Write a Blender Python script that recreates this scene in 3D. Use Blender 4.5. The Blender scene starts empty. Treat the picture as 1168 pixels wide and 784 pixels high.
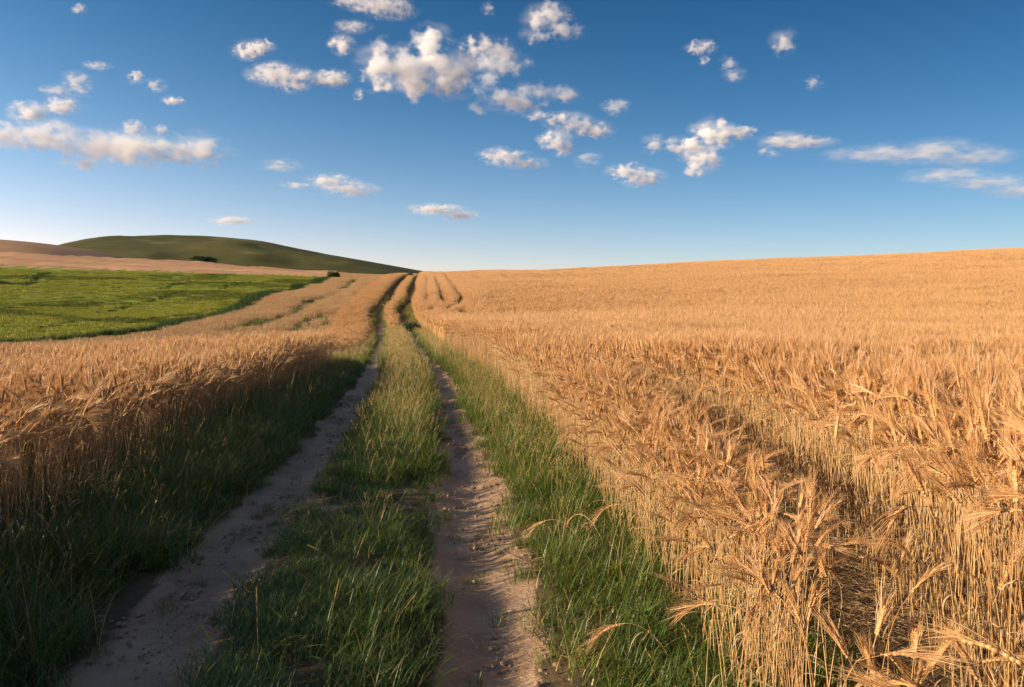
import bpy, math, random
import numpy as np
from mathutils import Vector, Matrix, Euler

rng = np.random.default_rng(11)
random.seed(5)
R = math.radians
S = bpy.context.scene
COL = S.collection

# ------------------------------------------------------------------ camera numbers (photo 1168 x 784)
F, CU, HV, EYE = 843.6, 584.0, 352.0, 1.6        # focal length in px, centre column, eye-level row, eye height
SUN_AZ = 110.0      # degrees to the left of the view direction
SUN_EL = 18.5

# ------------------------------------------------------------------ numeric helpers
def pchip(xk, yk, x):
    xk = np.asarray(xk, float); yk = np.asarray(yk, float)
    h = np.diff(xk); d = np.diff(yk) / h
    m = np.zeros_like(yk)
    for i in range(1, len(xk) - 1):
        if d[i-1] * d[i] > 0:
            w1, w2 = 2*h[i] + h[i-1], h[i] + 2*h[i-1]
            m[i] = (w1 + w2) / (w1/d[i-1] + w2/d[i])
    m[0], m[-1] = d[0], d[-1]
    x = np.asarray(x, float)
    xc = np.clip(x, xk[0], xk[-1])
    i = np.clip(np.searchsorted(xk, xc) - 1, 0, len(h) - 1)
    t = (xc - xk[i]) / h[i]
    t2, t3 = t*t, t*t*t
    return ((2*t3 - 3*t2 + 1)*yk[i] + (t3 - 2*t2 + t)*h[i]*m[i] + (3*t2 - 2*t3)*yk[i+1] + (t3 - t2)*h[i]*m[i+1])

def hash2(ix, iy, seed):
    n = (ix.astype(np.int64) * 374761393 + iy.astype(np.int64) * 668265263 + seed * 1442695041) & 0x7fffffff
    n = ((n ^ (n >> 13)) * 1274126177) & 0x7fffffff
    n = (n ^ (n >> 16)) & 0xffff
    return n / 65535.0

def vnoise(x, y, seed=0):
    x = np.asarray(x, float); y = np.asarray(y, float)
    ix, iy = np.floor(x), np.floor(y)
    fx, fy = x - ix, y - iy
    fx = fx*fx*(3 - 2*fx); fy = fy*fy*(3 - 2*fy)
    ix = ix.astype(np.int64); iy = iy.astype(np.int64)
    a, b = hash2(ix, iy, seed), hash2(ix + 1, iy, seed)
    c, d = hash2(ix, iy + 1, seed), hash2(ix + 1, iy + 1, seed)
    return (a*(1 - fx) + b*fx)*(1 - fy) + (c*(1 - fx) + d*fx)*fy

def fbm(x, y, seed=0, o=4):
    r, a, s = 0.0, 0.5, 0.0
    for k in range(o):
        r = r + a*vnoise(x*2**k, y*2**k, seed + 17*k); s += a; a *= .5
    return r / s

def sstep(a, b, x):
    t = np.clip((np.asarray(x, float) - a)/(b - a), 0, 1)
    return t*t*(3 - 2*t)

# ------------------------------------------------------------------ terrain
RY = [-30, 0, 9, 17.3, 26, 36, 45, 52, 56, 60, 75, 105, 130, 200, 1300]
RX = [2.4, -.55, -1.45, -2.5, -4.0, -5.6, -7.1, -8.5, -9.15, -9.3, -11.2, -14.7, -17.6, -23, -100]
def roadx(Y): return pchip(RY, RX, Y)

KY = [-30, 12, 20, 30, 45, 52, 60, 75, 105, 130, 160, 200, 260, 350, 500, 1300]
KC = [(-900, [0, -.3, -.9, -1.6, -1.4, -.9, -.2, 1.3, 4.3, 6.8, 10.2, 14.6, 22.0, 24, 22, 10]),
      (0,    [0, -.1, -.6, -1.4, -1.4, -1.0, -.3, 1.2, 4.2, 6.7, 9.9, 14.0, 20.7, 22, 20, 10]),
      (180,  [0, -.05, -.4, -1.0, -.9, -.4, .3, 1.6, 4.3, 6.8, 9.5, 12.9, 18.3, 20, 18, 10]),
      (380,  [0, 0, -.1, -.45, -.4, .25, 1.1, 2.5, 4.9, 6.7, 8.6, 11.0, 13.6, 14, 13, 8]),
      (450,  [0, 0, 0, 0, .02, .8, 1.9, 3.1, 5.2, 6.85, 8.3, 9.2, 9.5, 9, 8, 6]),
      (600,  [0, 0, 0, 0, .3, 1.0, 1.9, 3.2, 5.5, 7.1, 8.4, 9.2, 9.5, 9, 8, 6]),
      (900,  [0, 0, 0, .1, .9, 1.5, 2.4, 4.0, 6.9, 9.2, 11.1, 12.3, 12.6, 12, 10, 6]),
      (1168, [0, 0, 0, .2, 1.3, 2.0, 2.9, 4.6, 8.2, 10.9, 13.3, 14.9, 15.5, 15, 12, 6]),
      (2000, [0, 0, 0, .5, 2.0, 3.0, 4.2, 6.4, 11, 14.5, 17.5, 20, 21, 20, 16, 6])]
KT = np.array([(u - CU)/F for u, _ in KC])

def base_z(X, Y):
    X = np.asarray(X, float); Y = np.asarray(Y, float)
    t = np.clip(X/np.maximum(Y, 6.0), KT[0], KT[-1])
    zs = np.stack([pchip(KY, k, Y) for _, k in KC])
    i = np.clip(np.searchsorted(KT, t) - 1, 0, len(KT) - 2)
    f = (t - KT[i])/(KT[i+1] - KT[i])
    f = .5*f + .5*f*f*(3 - 2*f)
    idx = np.indices(t.shape) if t.ndim else ()
    z0 = zs[(i, *idx)]; z1 = zs[(i + 1, *idx)]
    return z0*(1 - f) + z1*f

def project(X, Y, Z):
    Yc = np.maximum(Y, .01)
    return CU + F*X/Yc, HV - F*(Z - EYE)/Yc

def in_poly(u, v, poly):
    inside = np.zeros(np.shape(u), bool)
    n = len(poly)
    for k in range(n):
        (x1, y1), (x2, y2) = poly[k], poly[(k + 1) % n]
        if y1 == y2: continue
        c = ((y1 > v) != (y2 > v)) & (u < (x2 - x1)*(v - y1)/(y2 - y1) + x1)
        inside ^= c
    return inside

GREEN = [(-900, 470), (0, 399), (60, 396), (120, 391), (180, 384), (250, 364), (300, 344), (340, 331), (374, 321.5), (381, 317.5), (300, 314.5),
         (150, 310.5), (0, 306.5), (-900, 300)]
def region(X, Y, Z):
    """0 near ground, 1 green field, 2 ochre strip behind it, 3 stubbly slope left of the track, 4 wheat slope right"""
    u, v = project(X, Y, Z)
    off = X - roadx(Y)
    r = np.zeros(np.shape(X), int)
    far = Y > 40
    g = in_poly(u, v, GREEN) & far & (Y < 230)
    r[far & (off < 0)] = 3
    top = np.interp(u, [-900, 0, 150, 300, 381, 400], [300, 306.5, 310.5, 314.5, 317.5, 316])
    r[far & (v < top) & (u < 383) & (Y > 100)] = 2
    r[g] = 1
    r[far & (off >= 0)] = 4
    return r

def ground_z(X, Y, detail=True):
    X = np.asarray(X, float); Y = np.asarray(Y, float)
    z = base_z(X, Y)
    off = X - roadx(Y)
    near = 1 - sstep(20, 60, Y)
    if detail:
        cf = np.interp(Y, [2.5, 3.1, 4.7, 6, 9, 13], [2.2, 2.38, 2.78, 2.95, 2.92, 2.9])
        z = z - .13*np.exp(-((off - cf)/.26)**2)*sstep(13, 8, Y)*sstep(1.0, 2.2, Y)
        a = np.abs(off)
        z = z - (.065*np.exp(-((a - .8)/.27)**2))*(.4 + .6*near)
        z = z + .035*np.exp(-(off/.4)**2)*near
        z = z + (fbm(X*1.7, Y*1.7, 3) - .5)*.05*near
        fl = 1 - sstep(25, 40, Y)
        z = z + (fbm(X*4.5, Y*4, 5, 2) - .5)*.04*fl
        z = z + (fbm(X*8, Y*7, 7, 2) - .5)*.02*fl
        farw = sstep(45, 80, Y)
        z = z + (fbm(X*.07, Y*.07, 9, 3) - .5)*.5*farw*sstep(3, 12, a)
        lf = sstep(3, 30, -off)*farw
        z = z + lf*.85*np.sin(Y*.30 + 5.5*fbm(X*.035, Y*.045, 21) + X*.19)*(.35 + fbm(X*.03, Y*.03, 8))
    return z

def hit(u, v, h=0.0, y0=2.0, y1=400.0):
    """world point where the sight line of photo pixel (u, v) meets the ground raised by h"""
    Y = np.concatenate([np.linspace(y0, 40, 800), np.linspace(40.05, y1, 3000)])
    X = (u - CU)/F*Y
    zr = EYE - (v - HV)/F*Y
    d = zr - (base_z(X, Y) + h)
    k = np.argmax(d < 0)
    if d[k] >= 0: k = len(Y) - 1
    return float(X[k]), float(Y[k])

# ------------------------------------------------------------------ object helpers
def link(name, me, mats=(), parent=None):
    o = bpy.data.objects.new(name, me)
    COL.objects.link(o)
    for m in mats: me.materials.append(m)
    if parent: o.parent = parent
    return o

def tag(o, label=None, cat=None, group=None, kind=None):
    if label: o['label'] = label
    if cat: o['category'] = cat
    if group: o['group'] = group
    if kind: o['kind'] = kind
    return o

def empty(name, loc, rot=(0, 0, 0), scale=1.0):
    o = bpy.data.objects.new(name, None)
    COL.objects.link(o)
    o.location = loc; o.rotation_euler = rot
    o.scale = (scale,)*3 if not hasattr(scale, '__len__') else scale
    o.empty_display_size = .1
    return o

class MB:
    """collects verts / faces / material slots into one mesh"""
    def __init__(s): s.v, s.f, s.m = [], [], []
    def tube(s, pts, rad, n=4, mat=0, cap=True):
        pts = [Vector(p) for p in pts]
        b = len(s.v)
        side = None
        for i, p in enumerate(pts):
            d = (pts[min(i + 1, len(pts) - 1)] - pts[max(i - 1, 0)]).normalized()
            if side is None:
                side = d.cross(Vector((0, 1, 0))) if abs(d.y) < .9 else d.cross(Vector((1, 0, 0)))
            side = (side - d*side.dot(d)).normalized()
            up = d.cross(side)
            for k in range(n):
                a = 2*math.pi*k/n
                s.v.append(p + (side*math.cos(a) + up*math.sin(a))*rad[i])
        for i in range(len(pts) - 1):
            for k in range(n):
                k2 = (k + 1) % n
                s.f.append((b + i*n + k, b + i*n + k2, b + (i + 1)*n + k2, b + (i + 1)*n + k)); s.m.append(mat)
        if cap and n > 2:
            s.f.append(tuple(b + (len(pts) - 1)*n + k for k in range(n))); s.m.append(mat)
    def strip(s, pts, wid, side, mat=0, keel=0.0):
        b = len(s.v)
        side = Vector(side).normalized()
        for i, p in enumerate(pts):
            p = Vector(p)
            s.v.append(p - side*wid[i]); s.v.append(p + side*wid[i])
        for i in range(len(pts) - 1):
            s.f.append((b + 2*i, b + 2*i + 1, b + 2*i + 3, b + 2*i + 2)); s.m.append(mat)
    def grain(s, c, d, ln, w, mat=0):
        """one spikelet: a small pointed six-sided lump along d"""
        d = Vector(d).normalized(); c = Vector(c)
        side = d.orthogonal().normalized(); up = d.cross(side)
        b = len(s.v)
        s.v.append(c)
        for (t, r) in ((.35, 1.0), (.7, .75)):
            for k in range(4):
                a = math.pi/2*k
                s.v.append(c + d*ln*t + (side*math.cos(a) + up*math.sin(a))*w*r)
        s.v.append(c + d*ln)
        for k in range(4):
            k2 = (k + 1) % 4
            s.f += [(b, b + 1 + k2, b + 1 + k), (b + 1 + k, b + 1 + k2, b + 5 + k2, b + 5 + k), (b + 5 + k, b + 5 + k2, b + 9)]
            s.m += [mat]*3
    def mesh(s, name, mats=(), smooth=True):
        me = bpy.data.meshes.new(name)
        me.from_pydata([tuple(p) for p in s.v], [], s.f)
        for m in mats: me.materials.append(m)
        me.polygons.foreach_set('material_index', s.m)
        if smooth: me.polygons.foreach_set('use_smooth', [True]*len(s.f))
        me.update()
        return me
    def arrays(s):
        return np.array([tuple(p) for p in s.v]), s.f, s.m

def grow(parts):
    """join (MB, 4x4 matrix) pairs into one MB"""
    out = MB()
    for mb, M in parts:
        b = len(out.v)
        out.v += [M @ Vector(p) for p in mb.v]
        out.f += [tuple(i + b for i in f) for f in mb.f]
        out.m += mb.m
    return out

# ------------------------------------------------------------------ materials
def newmat(name):
    m = bpy.data.materials.new(name); m.use_nodes = True
    nt = m.node_tree; nt.nodes.clear()
    out = nt.nodes.new('ShaderNodeOutputMaterial')
    return m, nt, out

def N(nt, t, **kw):
    n = nt.nodes.new(t)
    for k, v in kw.items():
        if k.startswith('i_'): n.inputs[k[2:].replace('_', ' ')].default_value = v
        else: setattr(n, k, v)
    return n

def math_n(nt, op, a, b=None, c=None, clamp=False):
    n = nt.nodes.new('ShaderNodeMath'); n.operation = op; n.use_clamp = clamp
    for i, x in enumerate((a, b, c)):
        if x is None: continue
        if hasattr(x, 'is_linked') or hasattr(x, 'node'): nt.links.new(x, n.inputs[i])
        else: n.inputs[i].default_value = x
    return n.outputs[0]

def ramp(nt, fac, stops, interp='LINEAR'):
    n = nt.nodes.new('ShaderNodeValToRGB')
    n.color_ramp.interpolation = interp
    e = n.color_ramp.elements
    while len(e) < len(stops): e.new(.5)
    for el, (p, c) in zip(e, stops):
        el.position = p; el.color = (*c, 1) if len(c) == 3 else c
    nt.links.new(fac, n.inputs[0])
    return n.outputs[0]

def blade_mat(name, cols, transl=.35, gloss=.06, rough=.45):
    """thin plant tissue: diffuse + light passing through + a faint sheen; each plant piece takes its own tone"""
    m, nt, out = newmat(name)
    L = nt.links.new
    geo = N(nt, 'ShaderNodeNewGeometry'); oi = N(nt, 'ShaderNodeObjectInfo')
    r = math_n(nt, 'FRACT', math_n(nt, 'ADD', math_n(nt, 'MULTIPLY', geo.outputs['Random Per Island'], .8), math_n(nt, 'MULTIPLY', oi.outputs['Random'], .55)))
    nz = N(nt, 'ShaderNodeTexNoise', i_Scale=.35, i_Detail=3.0)
    L(geo.outputs['Position'], nz.inputs['Vector'])
    r = math_n(nt, 'ADD', math_n(nt, 'MULTIPLY', r, .75), math_n(nt, 'MULTIPLY', math_n(nt, 'SUBTRACT', nz.outputs[0], .36), .9), clamp=True)
    n = len(cols)
    c = ramp(nt, r, [(k/(n - 1), cols[k]) for k in range(n)])
    d = N(nt, 'ShaderNodeBsdfDiffuse'); L(c, d.inputs[0])
    t = N(nt, 'ShaderNodeBsdfTranslucent'); L(c, t.inputs[0])
    mx = N(nt, 'ShaderNodeMixShader', i_Fac=transl); L(d.outputs[0], mx.inputs[1]); L(t.outputs[0], mx.inputs[2])
    g = N(nt, 'ShaderNodeBsdfGlossy'); g.inputs['Roughness'].default_value = rough
    mg = N(nt, 'ShaderNodeMixShader', i_Fac=gloss); L(mx.outputs[0], mg.inputs[1]); L(g.outputs[0], mg.inputs[2])
    L(mg.outputs[0], out.inputs[0])
    return m

M_STEM = blade_mat('straw_stem', [(.30, .145, .05), (.52, .30, .115), (.68, .44, .19), (.40, .18, .058)], .12, .07)
M_EAR = blade_mat('wheat_ear', [(.38, .175, .055), (.60, .315, .11), (.77, .46, .19), (.46, .215, .07)], .15, .06)
M_AWN = blade_mat('wheat_awn', [(.44, .21, .07), (.64, .35, .13), (.80, .49, .21), (.54, .26, .09)], .32, .07)
M_LEAF = blade_mat('straw_leaf', [(.46, .26, .11), (.60, .38, .18), (.68, .47, .25), (.40, .32, .10)], .3, .05)
M_STUB = blade_mat('pale_crop', [(.50, .29, .13), (.58, .36, .17), (.62, .40, .21), (.44, .31, .11)], .2, .04)
M_GRASS = blade_mat('green_grass', [(.042, .082, .010), (.065, .12, .012), (.10, .16, .017), (.16, .185, .025)], .4, .05)
M_GRASSL = blade_mat('light_grass', [(.105, .18, .014), (.15, .23, .018), (.21, .275, .026), (.31, .30, .05)], .4, .05)
M_DRY = blade_mat('dry_grass', [(.34, .22, .07), (.46, .31, .11), (.55, .39, .15), (.30, .24, .06)], .3, .04)
M_CROP = blade_mat('green_crop', [(.20, .225, .024), (.26, .27, .03), (.32, .31, .038), (.39, .34, .05)], .35, .03)
M_CROPD = blade_mat('green_crop_dark', [(.09, .12, .012), (.125, .15, .016), (.16, .175, .02), (.20, .20, .028)], .3, .03)
M_BUSH = blade_mat('bush_leaf', [(.018, .04, .010), (.03, .06, .014), (.045, .08, .02), (.06, .09, .02)], .25, .04)
M_WOOD = blade_mat('bush_wood', [(.06, .04, .025), (.09, .06, .04)], 0.0, .02)

def soil_mat(name, stops, scale=3.0, bump=.4, rough=.9, fine=60.0, dirt=None, stretch=(1, 1, 1)):
    m, nt, out = newmat(name)
    L = nt.links.new
    geo = N(nt, 'ShaderNodeNewGeometry')
    n1 = N(nt, 'ShaderNodeTexNoise', i_Scale=scale, i_Detail=8.0, i_Roughness=.62)
    n2 = N(nt, 'ShaderNodeTexNoise', i_Scale=fine, i_Detail=5.0, i_Roughness=.7)
    n3 = N(nt, 'ShaderNodeTexVoronoi', i_Scale=fine*.55)
    stv = N(nt, 'ShaderNodeVectorMath', operation='MULTIPLY'); stv.inputs[1].default_value = stretch
    L(geo.outputs['Position'], stv.inputs[0])
    for n in (n1, n2, n3): L(stv.outputs[0], n.inputs['Vector'])
    f = math_n(nt, 'ADD', math_n(nt, 'MULTIPLY', n1.outputs[0], .72), math_n(nt, 'MULTIPLY', n2.outputs[0], .28))
    c = ramp(nt, f, stops)
    if dirt:
        at = N(nt, 'ShaderNodeAttribute', attribute_name='bare')
        c2 = ramp(nt, f, dirt)
        k = math_n(nt, 'ADD', at.outputs['Fac'], math_n(nt, 'MULTIPLY', math_n(nt, 'SUBTRACT', n2.outputs[0], .5), .5))
        k = math_n(nt, 'MULTIPLY', math_n(nt, 'SUBTRACT', k, .32), 3.0, clamp=True)
        mx = N(nt, 'ShaderNodeMix', data_type='RGBA')
        L(k, mx.inputs[0]); L(c, mx.inputs[6]); L(c2, mx.inputs[7]); c = mx.outputs[2]
    b = N(nt, 'ShaderNodeBsdfPrincipled')
    b.inputs['Roughness'].default_value = rough
    b.inputs['Specular IOR Level'].default_value = .15
    L(c, b.inputs['Base Color'])
    h = math_n(nt, 'ADD', n2.outputs[0], math_n(nt, 'MULTIPLY', n3.outputs['Distance'], .35))
    h = math_n(nt, 'ADD', h, math_n(nt, 'MULTIPLY', n1.outputs[0], 1.2))
    bp = N(nt, 'ShaderNodeBump', i_Strength=bump, i_Distance=.03 if fine > 20 else .3)
    L(h, bp.inputs['Height']); L(bp.outputs[0], b.inputs['Normal'])
    L(b.outputs[0], out.inputs[0])
    return m

M_SOIL = soil_mat('soil', [(.3, (.075, .045, .022)), (.5, (.12, .078, .04)), (.62, (.17, .115, .055)), (.75, (.10, .085, .03))], 2.4, .6, fine=42,
                  dirt=[(.28, (.25, .145, .075)), (.44, (.40, .245, .14)), (.58, (.48, .31, .185)), (.8, (.57, .39, .245))])
M_DIRT = M_SOIL
M_GREENF = soil_mat('green_field_ground', [(.3, (.085, .12, .016)), (.5, (.14, .17, .02)), (.65, (.19, .21, .028)), (.8, (.24, .24, .04))], .18, .5, fine=3)
M_OCHRE = soil_mat('ochre_field_ground', [(.3, (.33, .17, .085)), (.5, (.42, .235, .12)), (.7, (.49, .29, .15))], .10, .4, fine=2.5)
M_SLOPE = soil_mat('stubble_ground', [(.3, (.10, .07, .03)), (.5, (.15, .10, .045)), (.7, (.11, .105, .03))], .25, .4, fine=4)
M_HILL = soil_mat('hill_grass', [(.32, (.045, .048, .014)), (.46, (.085, .08, .022)), (.56, (.10, .09, .028)), (.64, (.17, .155, .04))], .03, 1.0, fine=.3, stretch=(.35, .8, 2.2))
M_HILLB = soil_mat('hill_bare', [(.3, (.26, .14, .07)), (.5, (.33, .19, .10)), (.7, (.40, .24, .13))], .02, .3, fine=.8)

# ------------------------------------------------------------------ the ground, one grid cut into its fields
def geo_steps(a, b, f, d0):
    out = [a]; d = d0
    while out[-1] < b:
        d = max(d0, (out[-1])*f); out.append(out[-1] + d)
    return out

def build_ground():
    offs = list(np.arange(-5.0, 5.01, .055))
    side = [5.0]; d = .12
    while side[-1] < 900:
        d = min(d*1.085, 22); side.append(side[-1] + d)
    offs = [-x for x in side[:0:-1]] + offs + side[1:]
    rows = list(np.arange(-16, 1.5, .5)) + list(np.arange(1.5, 14, .06)) + geo_steps(14, 1250, .0068, .06)
    O, Yg = np.meshgrid(np.array(offs), np.array(rows))
    X = roadx(Yg) + O
    Z = ground_z(X, Yg)
    nr, nc = O.shape
    reg = region(X, Yg, Z)
    w = .27 + (fbm(O*3 + 40, Yg*2.2, 31, 4) - .5)*.34
    w = w + .05*np.exp(-((Yg - 6)/2.0)**2) + .10*sstep(40, 55, Yg)
    a = np.abs(O)
    pth = (np.abs(a - .8) < w) & (Yg < 200)
    bare = (Yg < 0) & (np.abs(Yg - 5.9 - .35*np.sign(O)) < .5 + .6*(fbm(O*2.2, Yg*2.2, 77, 3) - .5)) & (a < .9)
    pth |= bare & (fbm(O*5, Yg*5, 78, 3) > .45)
    bw = w - np.abs(a - .8)
    bare_less_shade = sstep(-.10, .08, bw)
    bare_less_shade = np.maximum(bare_less_shade, .6*sstep(.05, -.25, np.abs(Yg - 5.9 - .35*np.sign(O)) - .5 - .6*(fbm(O*2.2, Yg*2.2, 77, 3) - .5))*(a < .9)*sstep(.35, .55, fbm(O*5, Yg*5, 78, 3)))
    bare_less_shade = bare_less_shade*(Yg < 200)*(1 - .75*sstep(42, 55, Yg))  # far ruts mixed towards dark soil, painting their shade into the colour
    code = np.where(pth, 9, reg)
    code[reg == 4] = np.where(pth[reg == 4], 9, 4)
    ii, jj = np.meshgrid(np.arange(nr - 1), np.arange(nc - 1), indexing='ij')
    quads = np.stack([ii*nc + jj, ii*nc + jj + 1, (ii + 1)*nc + jj + 1, (ii + 1)*nc + jj], -1).reshape(-1, 4)
    fc = code[:-1, :-1].reshape(-1)
    P = np.stack([X, Yg, Z], -1).reshape(-1, 3)
    for name, codes, mat, lab in (('ground', (0, 4), M_SOIL, 'brown soil under the wheat and grass'),
                                  ('path', (9,), M_DIRT, 'pair of bare dirt wheel ruts running to the rise'),
                                  ('green_field', (1,), M_GREENF, 'green sloping field left of the track'),
                                  ('ochre_field', (2,), M_OCHRE, 'pinkish ochre field strip behind the green field'),
                                  ('slope', (3,), M_SLOPE, 'ochre slope with green streaks between green field and track')):
        q = quads[np.isin(fc, codes)]
        used, inv = np.unique(q, return_inverse=True)
        me = bpy.data.meshes.new(name)
        me.from_pydata(P[used], [], inv.reshape(-1, 4).tolist())
        me.polygons.foreach_set('use_smooth', np.ones(len(q), bool))
        at = me.attributes.new('bare', 'FLOAT', 'POINT'); at.data.foreach_set('value', bare_less_shade.reshape(-1)[used].astype(np.float32))  # bare dirt amount, less the shade painted into the far ruts
        me.update()
        o = link(name, me, [mat])
        tag(o, lab, name.replace('_', ' '), kind='structure')
build_ground()

def hill(label, ridge, dist, depth, mat, seed, amp, x0, x1):
    us = np.linspace(x0, x1, 240); ys = np.linspace(dist - depth, dist + depth, 90)
    U, Yg = np.meshgrid(us, ys)
    ru = np.array([p[0] for p in ridge], float); rv = np.array([p[1] for p in ridge], float)
    top = EYE + dist*(HV - pchip(ru, rv, U))/F
    X = (U - CU)/F*dist
    k = (Yg - dist)/depth
    prof = np.where(k < 0, .5 + .5*np.cos(np.pi*np.clip(k, -1, 0)), 1 - .6*k*k)
    low = -5.0
    Z = low + (top - low)*prof**.8 + (fbm(X/70, Yg/70, seed, 4) - .5)*amp*np.clip(-k*4, 0, 1)
    me = bpy.data.meshes.new('hill')
    nr, nc = X.shape
    ii, jj = np.meshgrid(np.arange(nr - 1), np.arange(nc - 1), indexing='ij')
    q = np.stack([ii*nc + jj, ii*nc + jj + 1, (ii + 1)*nc + jj + 1, (ii + 1)*nc + jj], -1).reshape(-1, 4)
    me.from_pydata(np.stack([X, Yg, Z], -1).reshape(-1, 3), [], q.tolist())
    me.polygons.foreach_set('use_smooth', np.ones(len(q), bool)); me.update()
    o = link('hill', me, [mat])
    return tag(o, label, 'hill', kind='structure')
hill('dark green rounded hill behind the fields', [(-600, 330), (-100, 318), (60, 294), (105, 283.5), (140, 278.5), (190, 273), (240, 271), (295, 275.5), (355, 287), (425, 299), (500, 312.5), (580, 328), (800, 345)],
     720, 330, M_HILL, 51, 16, -600, 800)
hill('bare brown hill falling to the right at the left edge', [(-900, 235), (-400, 258), (-100, 270), (0, 273.5), (60, 279), (100, 285.5), (135, 294), (200, 312), (300, 335)],
     470, 190, M_HILLB, 52, 5, -900, 300)

# ------------------------------------------------------------------ wheat
def curve_pts(L, lean, nod, n, bend_from=.62, wob=0.0, rnd=random):
    """stem centre line in the xz plane: lean at the foot, bending over to the angle nod at the top"""
    p = Vector((0, 0, 0)); pts = [p.copy()]; a = lean
    ph = rnd.uniform(0, 6)
    for i in range(n):
        t = (i + .5)/n
        k = max(0, (t - bend_from)/(1 - bend_from))
        a = lean*(1 + .4*t) + (nod - lean)*k*k*(.9 + .1*k)
        p = p + Vector((math.sin(a), math.sin(ph + 3*t)*wob, math.cos(a)))*(L/n)
        pts.append(p.copy())
    return pts, a

def make_stalk(rnd, L=.9, nod=1.0, lean=.06, leaves=2, hero=True, ear=.105, seg=12, thick=1.0, bend_from=.66, awn=1.0):
    """returns four MBs: stem, ear, awns, leaves"""
    stem, er, aw, lfs = MB(), MB(), MB(), []
    pts, a = curve_pts(L, lean, nod*.8, seg, bend_from, .05, rnd)
    r0 = .0021*thick
    stem.tube(pts, [r0*(1.15 - .5*i/seg) for i in range(seg + 1)], 5 if hero else 3)
    if hero:                                         # the joints of the straw
        for t in (.22, .45):
            i = int(t*seg); c = pts[i]; d = (pts[i + 1] - c).normalized()
            stem.tube([c - d*.005, c, c + d*.005], [r0*1.1, r0*1.7, r0*1.1], 5)
    # ear axis goes on bending
    p = pts[-1].copy(); ax = [p.copy()]; ne = 10
    for i in range(ne):
        a += (nod*.35)/ne
        p = p + Vector((math.sin(a), 0, math.cos(a)))*(ear/ne); ax.append(p.copy())
    er.tube(ax, [.0028*thick]*(ne + 1), 4)
    for i in range(ne):
        d = (ax[i + 1] - ax[i]).normalized()
        nrm = Vector((d.z, 0, -d.x))
        for sgn in ((1, -1) if hero or i % 2 == 0 else (1 if i % 4 == 1 else -1,)):
            taper = 1 - .35*abs(i/ne - .35)
            sd = Vector((0, sgn, 0)) if True else nrm
            g = (d + sd*.34 + nrm*rnd.uniform(-.25, .25)).normalized()
            er.grain(ax[i] + sd*.0015, g,   .019*taper*thick**.3, .0055*taper*thick, 0)
            for q in range(3 if hero else 1):
                la = rnd.uniform(.08, .16)*awn*(1 - .25*i/ne)
                sp = rnd.uniform(.04, .17)
                ad = (d + sd*sp + nrm*rnd.uniform(-.15, .15)).normalized()
                b0 = ax[i] + g*.015
                m_ = b0 + ad*la*.5 + nrm*rnd.uniform(-.004, .004)
                e_ = b0 + ad*la + Vector((rnd.uniform(-.01, .01), rnd.uniform(-.01, .01), -.012 + rnd.uniform(-.006, .006)))
                side = ad.cross(Vector((rnd.uniform(-1, 1), rnd.uniform(-1, 1), rnd.uniform(-1, 1)))).normalized()
                aw.strip([b0, m_, e_], [.00085*thick, .0007*thick, .0002], side)
    if hero:
        g = (ax[-1] - ax[-2]).normalized()
        er.grain(ax[-1], g, .016, .004)
    for k in range(leaves):
        t = rnd.uniform(.18, .7); i = int(t*seg); c = pts[i]
        az = rnd.uniform(0, 6.28); h = Vector((math.cos(az), math.sin(az), 0))
        ln = rnd.uniform(.12, .26); p = c.copy(); lp = [p.copy()]; an = rnd.uniform(.2, .7); w = rnd.uniform(.003, .0055)
        n = 7
        for j in range(n):
            an += rnd.uniform(.15, .5)
            p = p + (h*math.sin(an) + Vector((0, 0, math.cos(an))))*(ln/n); lp.append(p.copy())
        tw = Vector((-h.y, h.x, rnd.uniform(-.5, .5)))
        lf = MB(); lfs.append(lf)
        lf.strip(lp, [w*min(1, .5 + j*.5)*(1 - (j/n)**2.2) + .0003 for j in range(n + 1)], tw)
    return stem, er, aw, lfs

def merge4(q):
    q = [q[0], q[1], q[2], grow([(m, Matrix()) for m in q[3]])]
    out = MB()
    for k, mb in enumerate(q):
        b = len(out.v)
        out.v += mb.v; out.f += [tuple(i + b for i in f) for f in mb.f]; out.m += [k]*len(mb.f)
    return out
W_MATS = [M_STEM, M_EAR, M_AWN, M_LEAF]

KINDS = [  # nod, lean, leaves, ear length, stem length, bend start, words
    (.25, .03, 1, .105, .93, .6, 'upright ear'),
    (.55, .06, 2, .10, .92, .6, 'slightly tipped ear'),
    (1.0, .07, 1, .11, .94, .66, 'ear tipped sideways'),
    (1.5, .08, 2, .11, .95, .7, 'drooping ear'),
    (1.9, .05, 1, .105, .97, .74, 'hanging ear'),
    (2.5, .10, 1, .11, .98, .72, 'ear hooked right over'),
    (.8, .16, 2, .115, .90, .55, 'leaning stem and tipped ear'),
    (1.25, -.05, 0, .10, .93, .68, 'leafless stem and nodding ear'),
    (2.15, .14, 2, .115, .94, .6, 'arched stem and hanging ear'),
]
rnd = random.Random(3)
STALKS = [make_stalk(rnd, L=k[4], nod=k[0], lean=k[1], leaves=k[2], ear=k[3], bend_from=k[5]) for k in KINDS]

def src(name, mb, mats):
    """an unlinked object that only carries geometry for scattering"""
    return bpy.data.objects.new(name, mb.mesh(name, mats))

SRC_FULL = [src('wheat_stalk_form', merge4(q), W_MATS) for q in STALKS]

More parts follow.
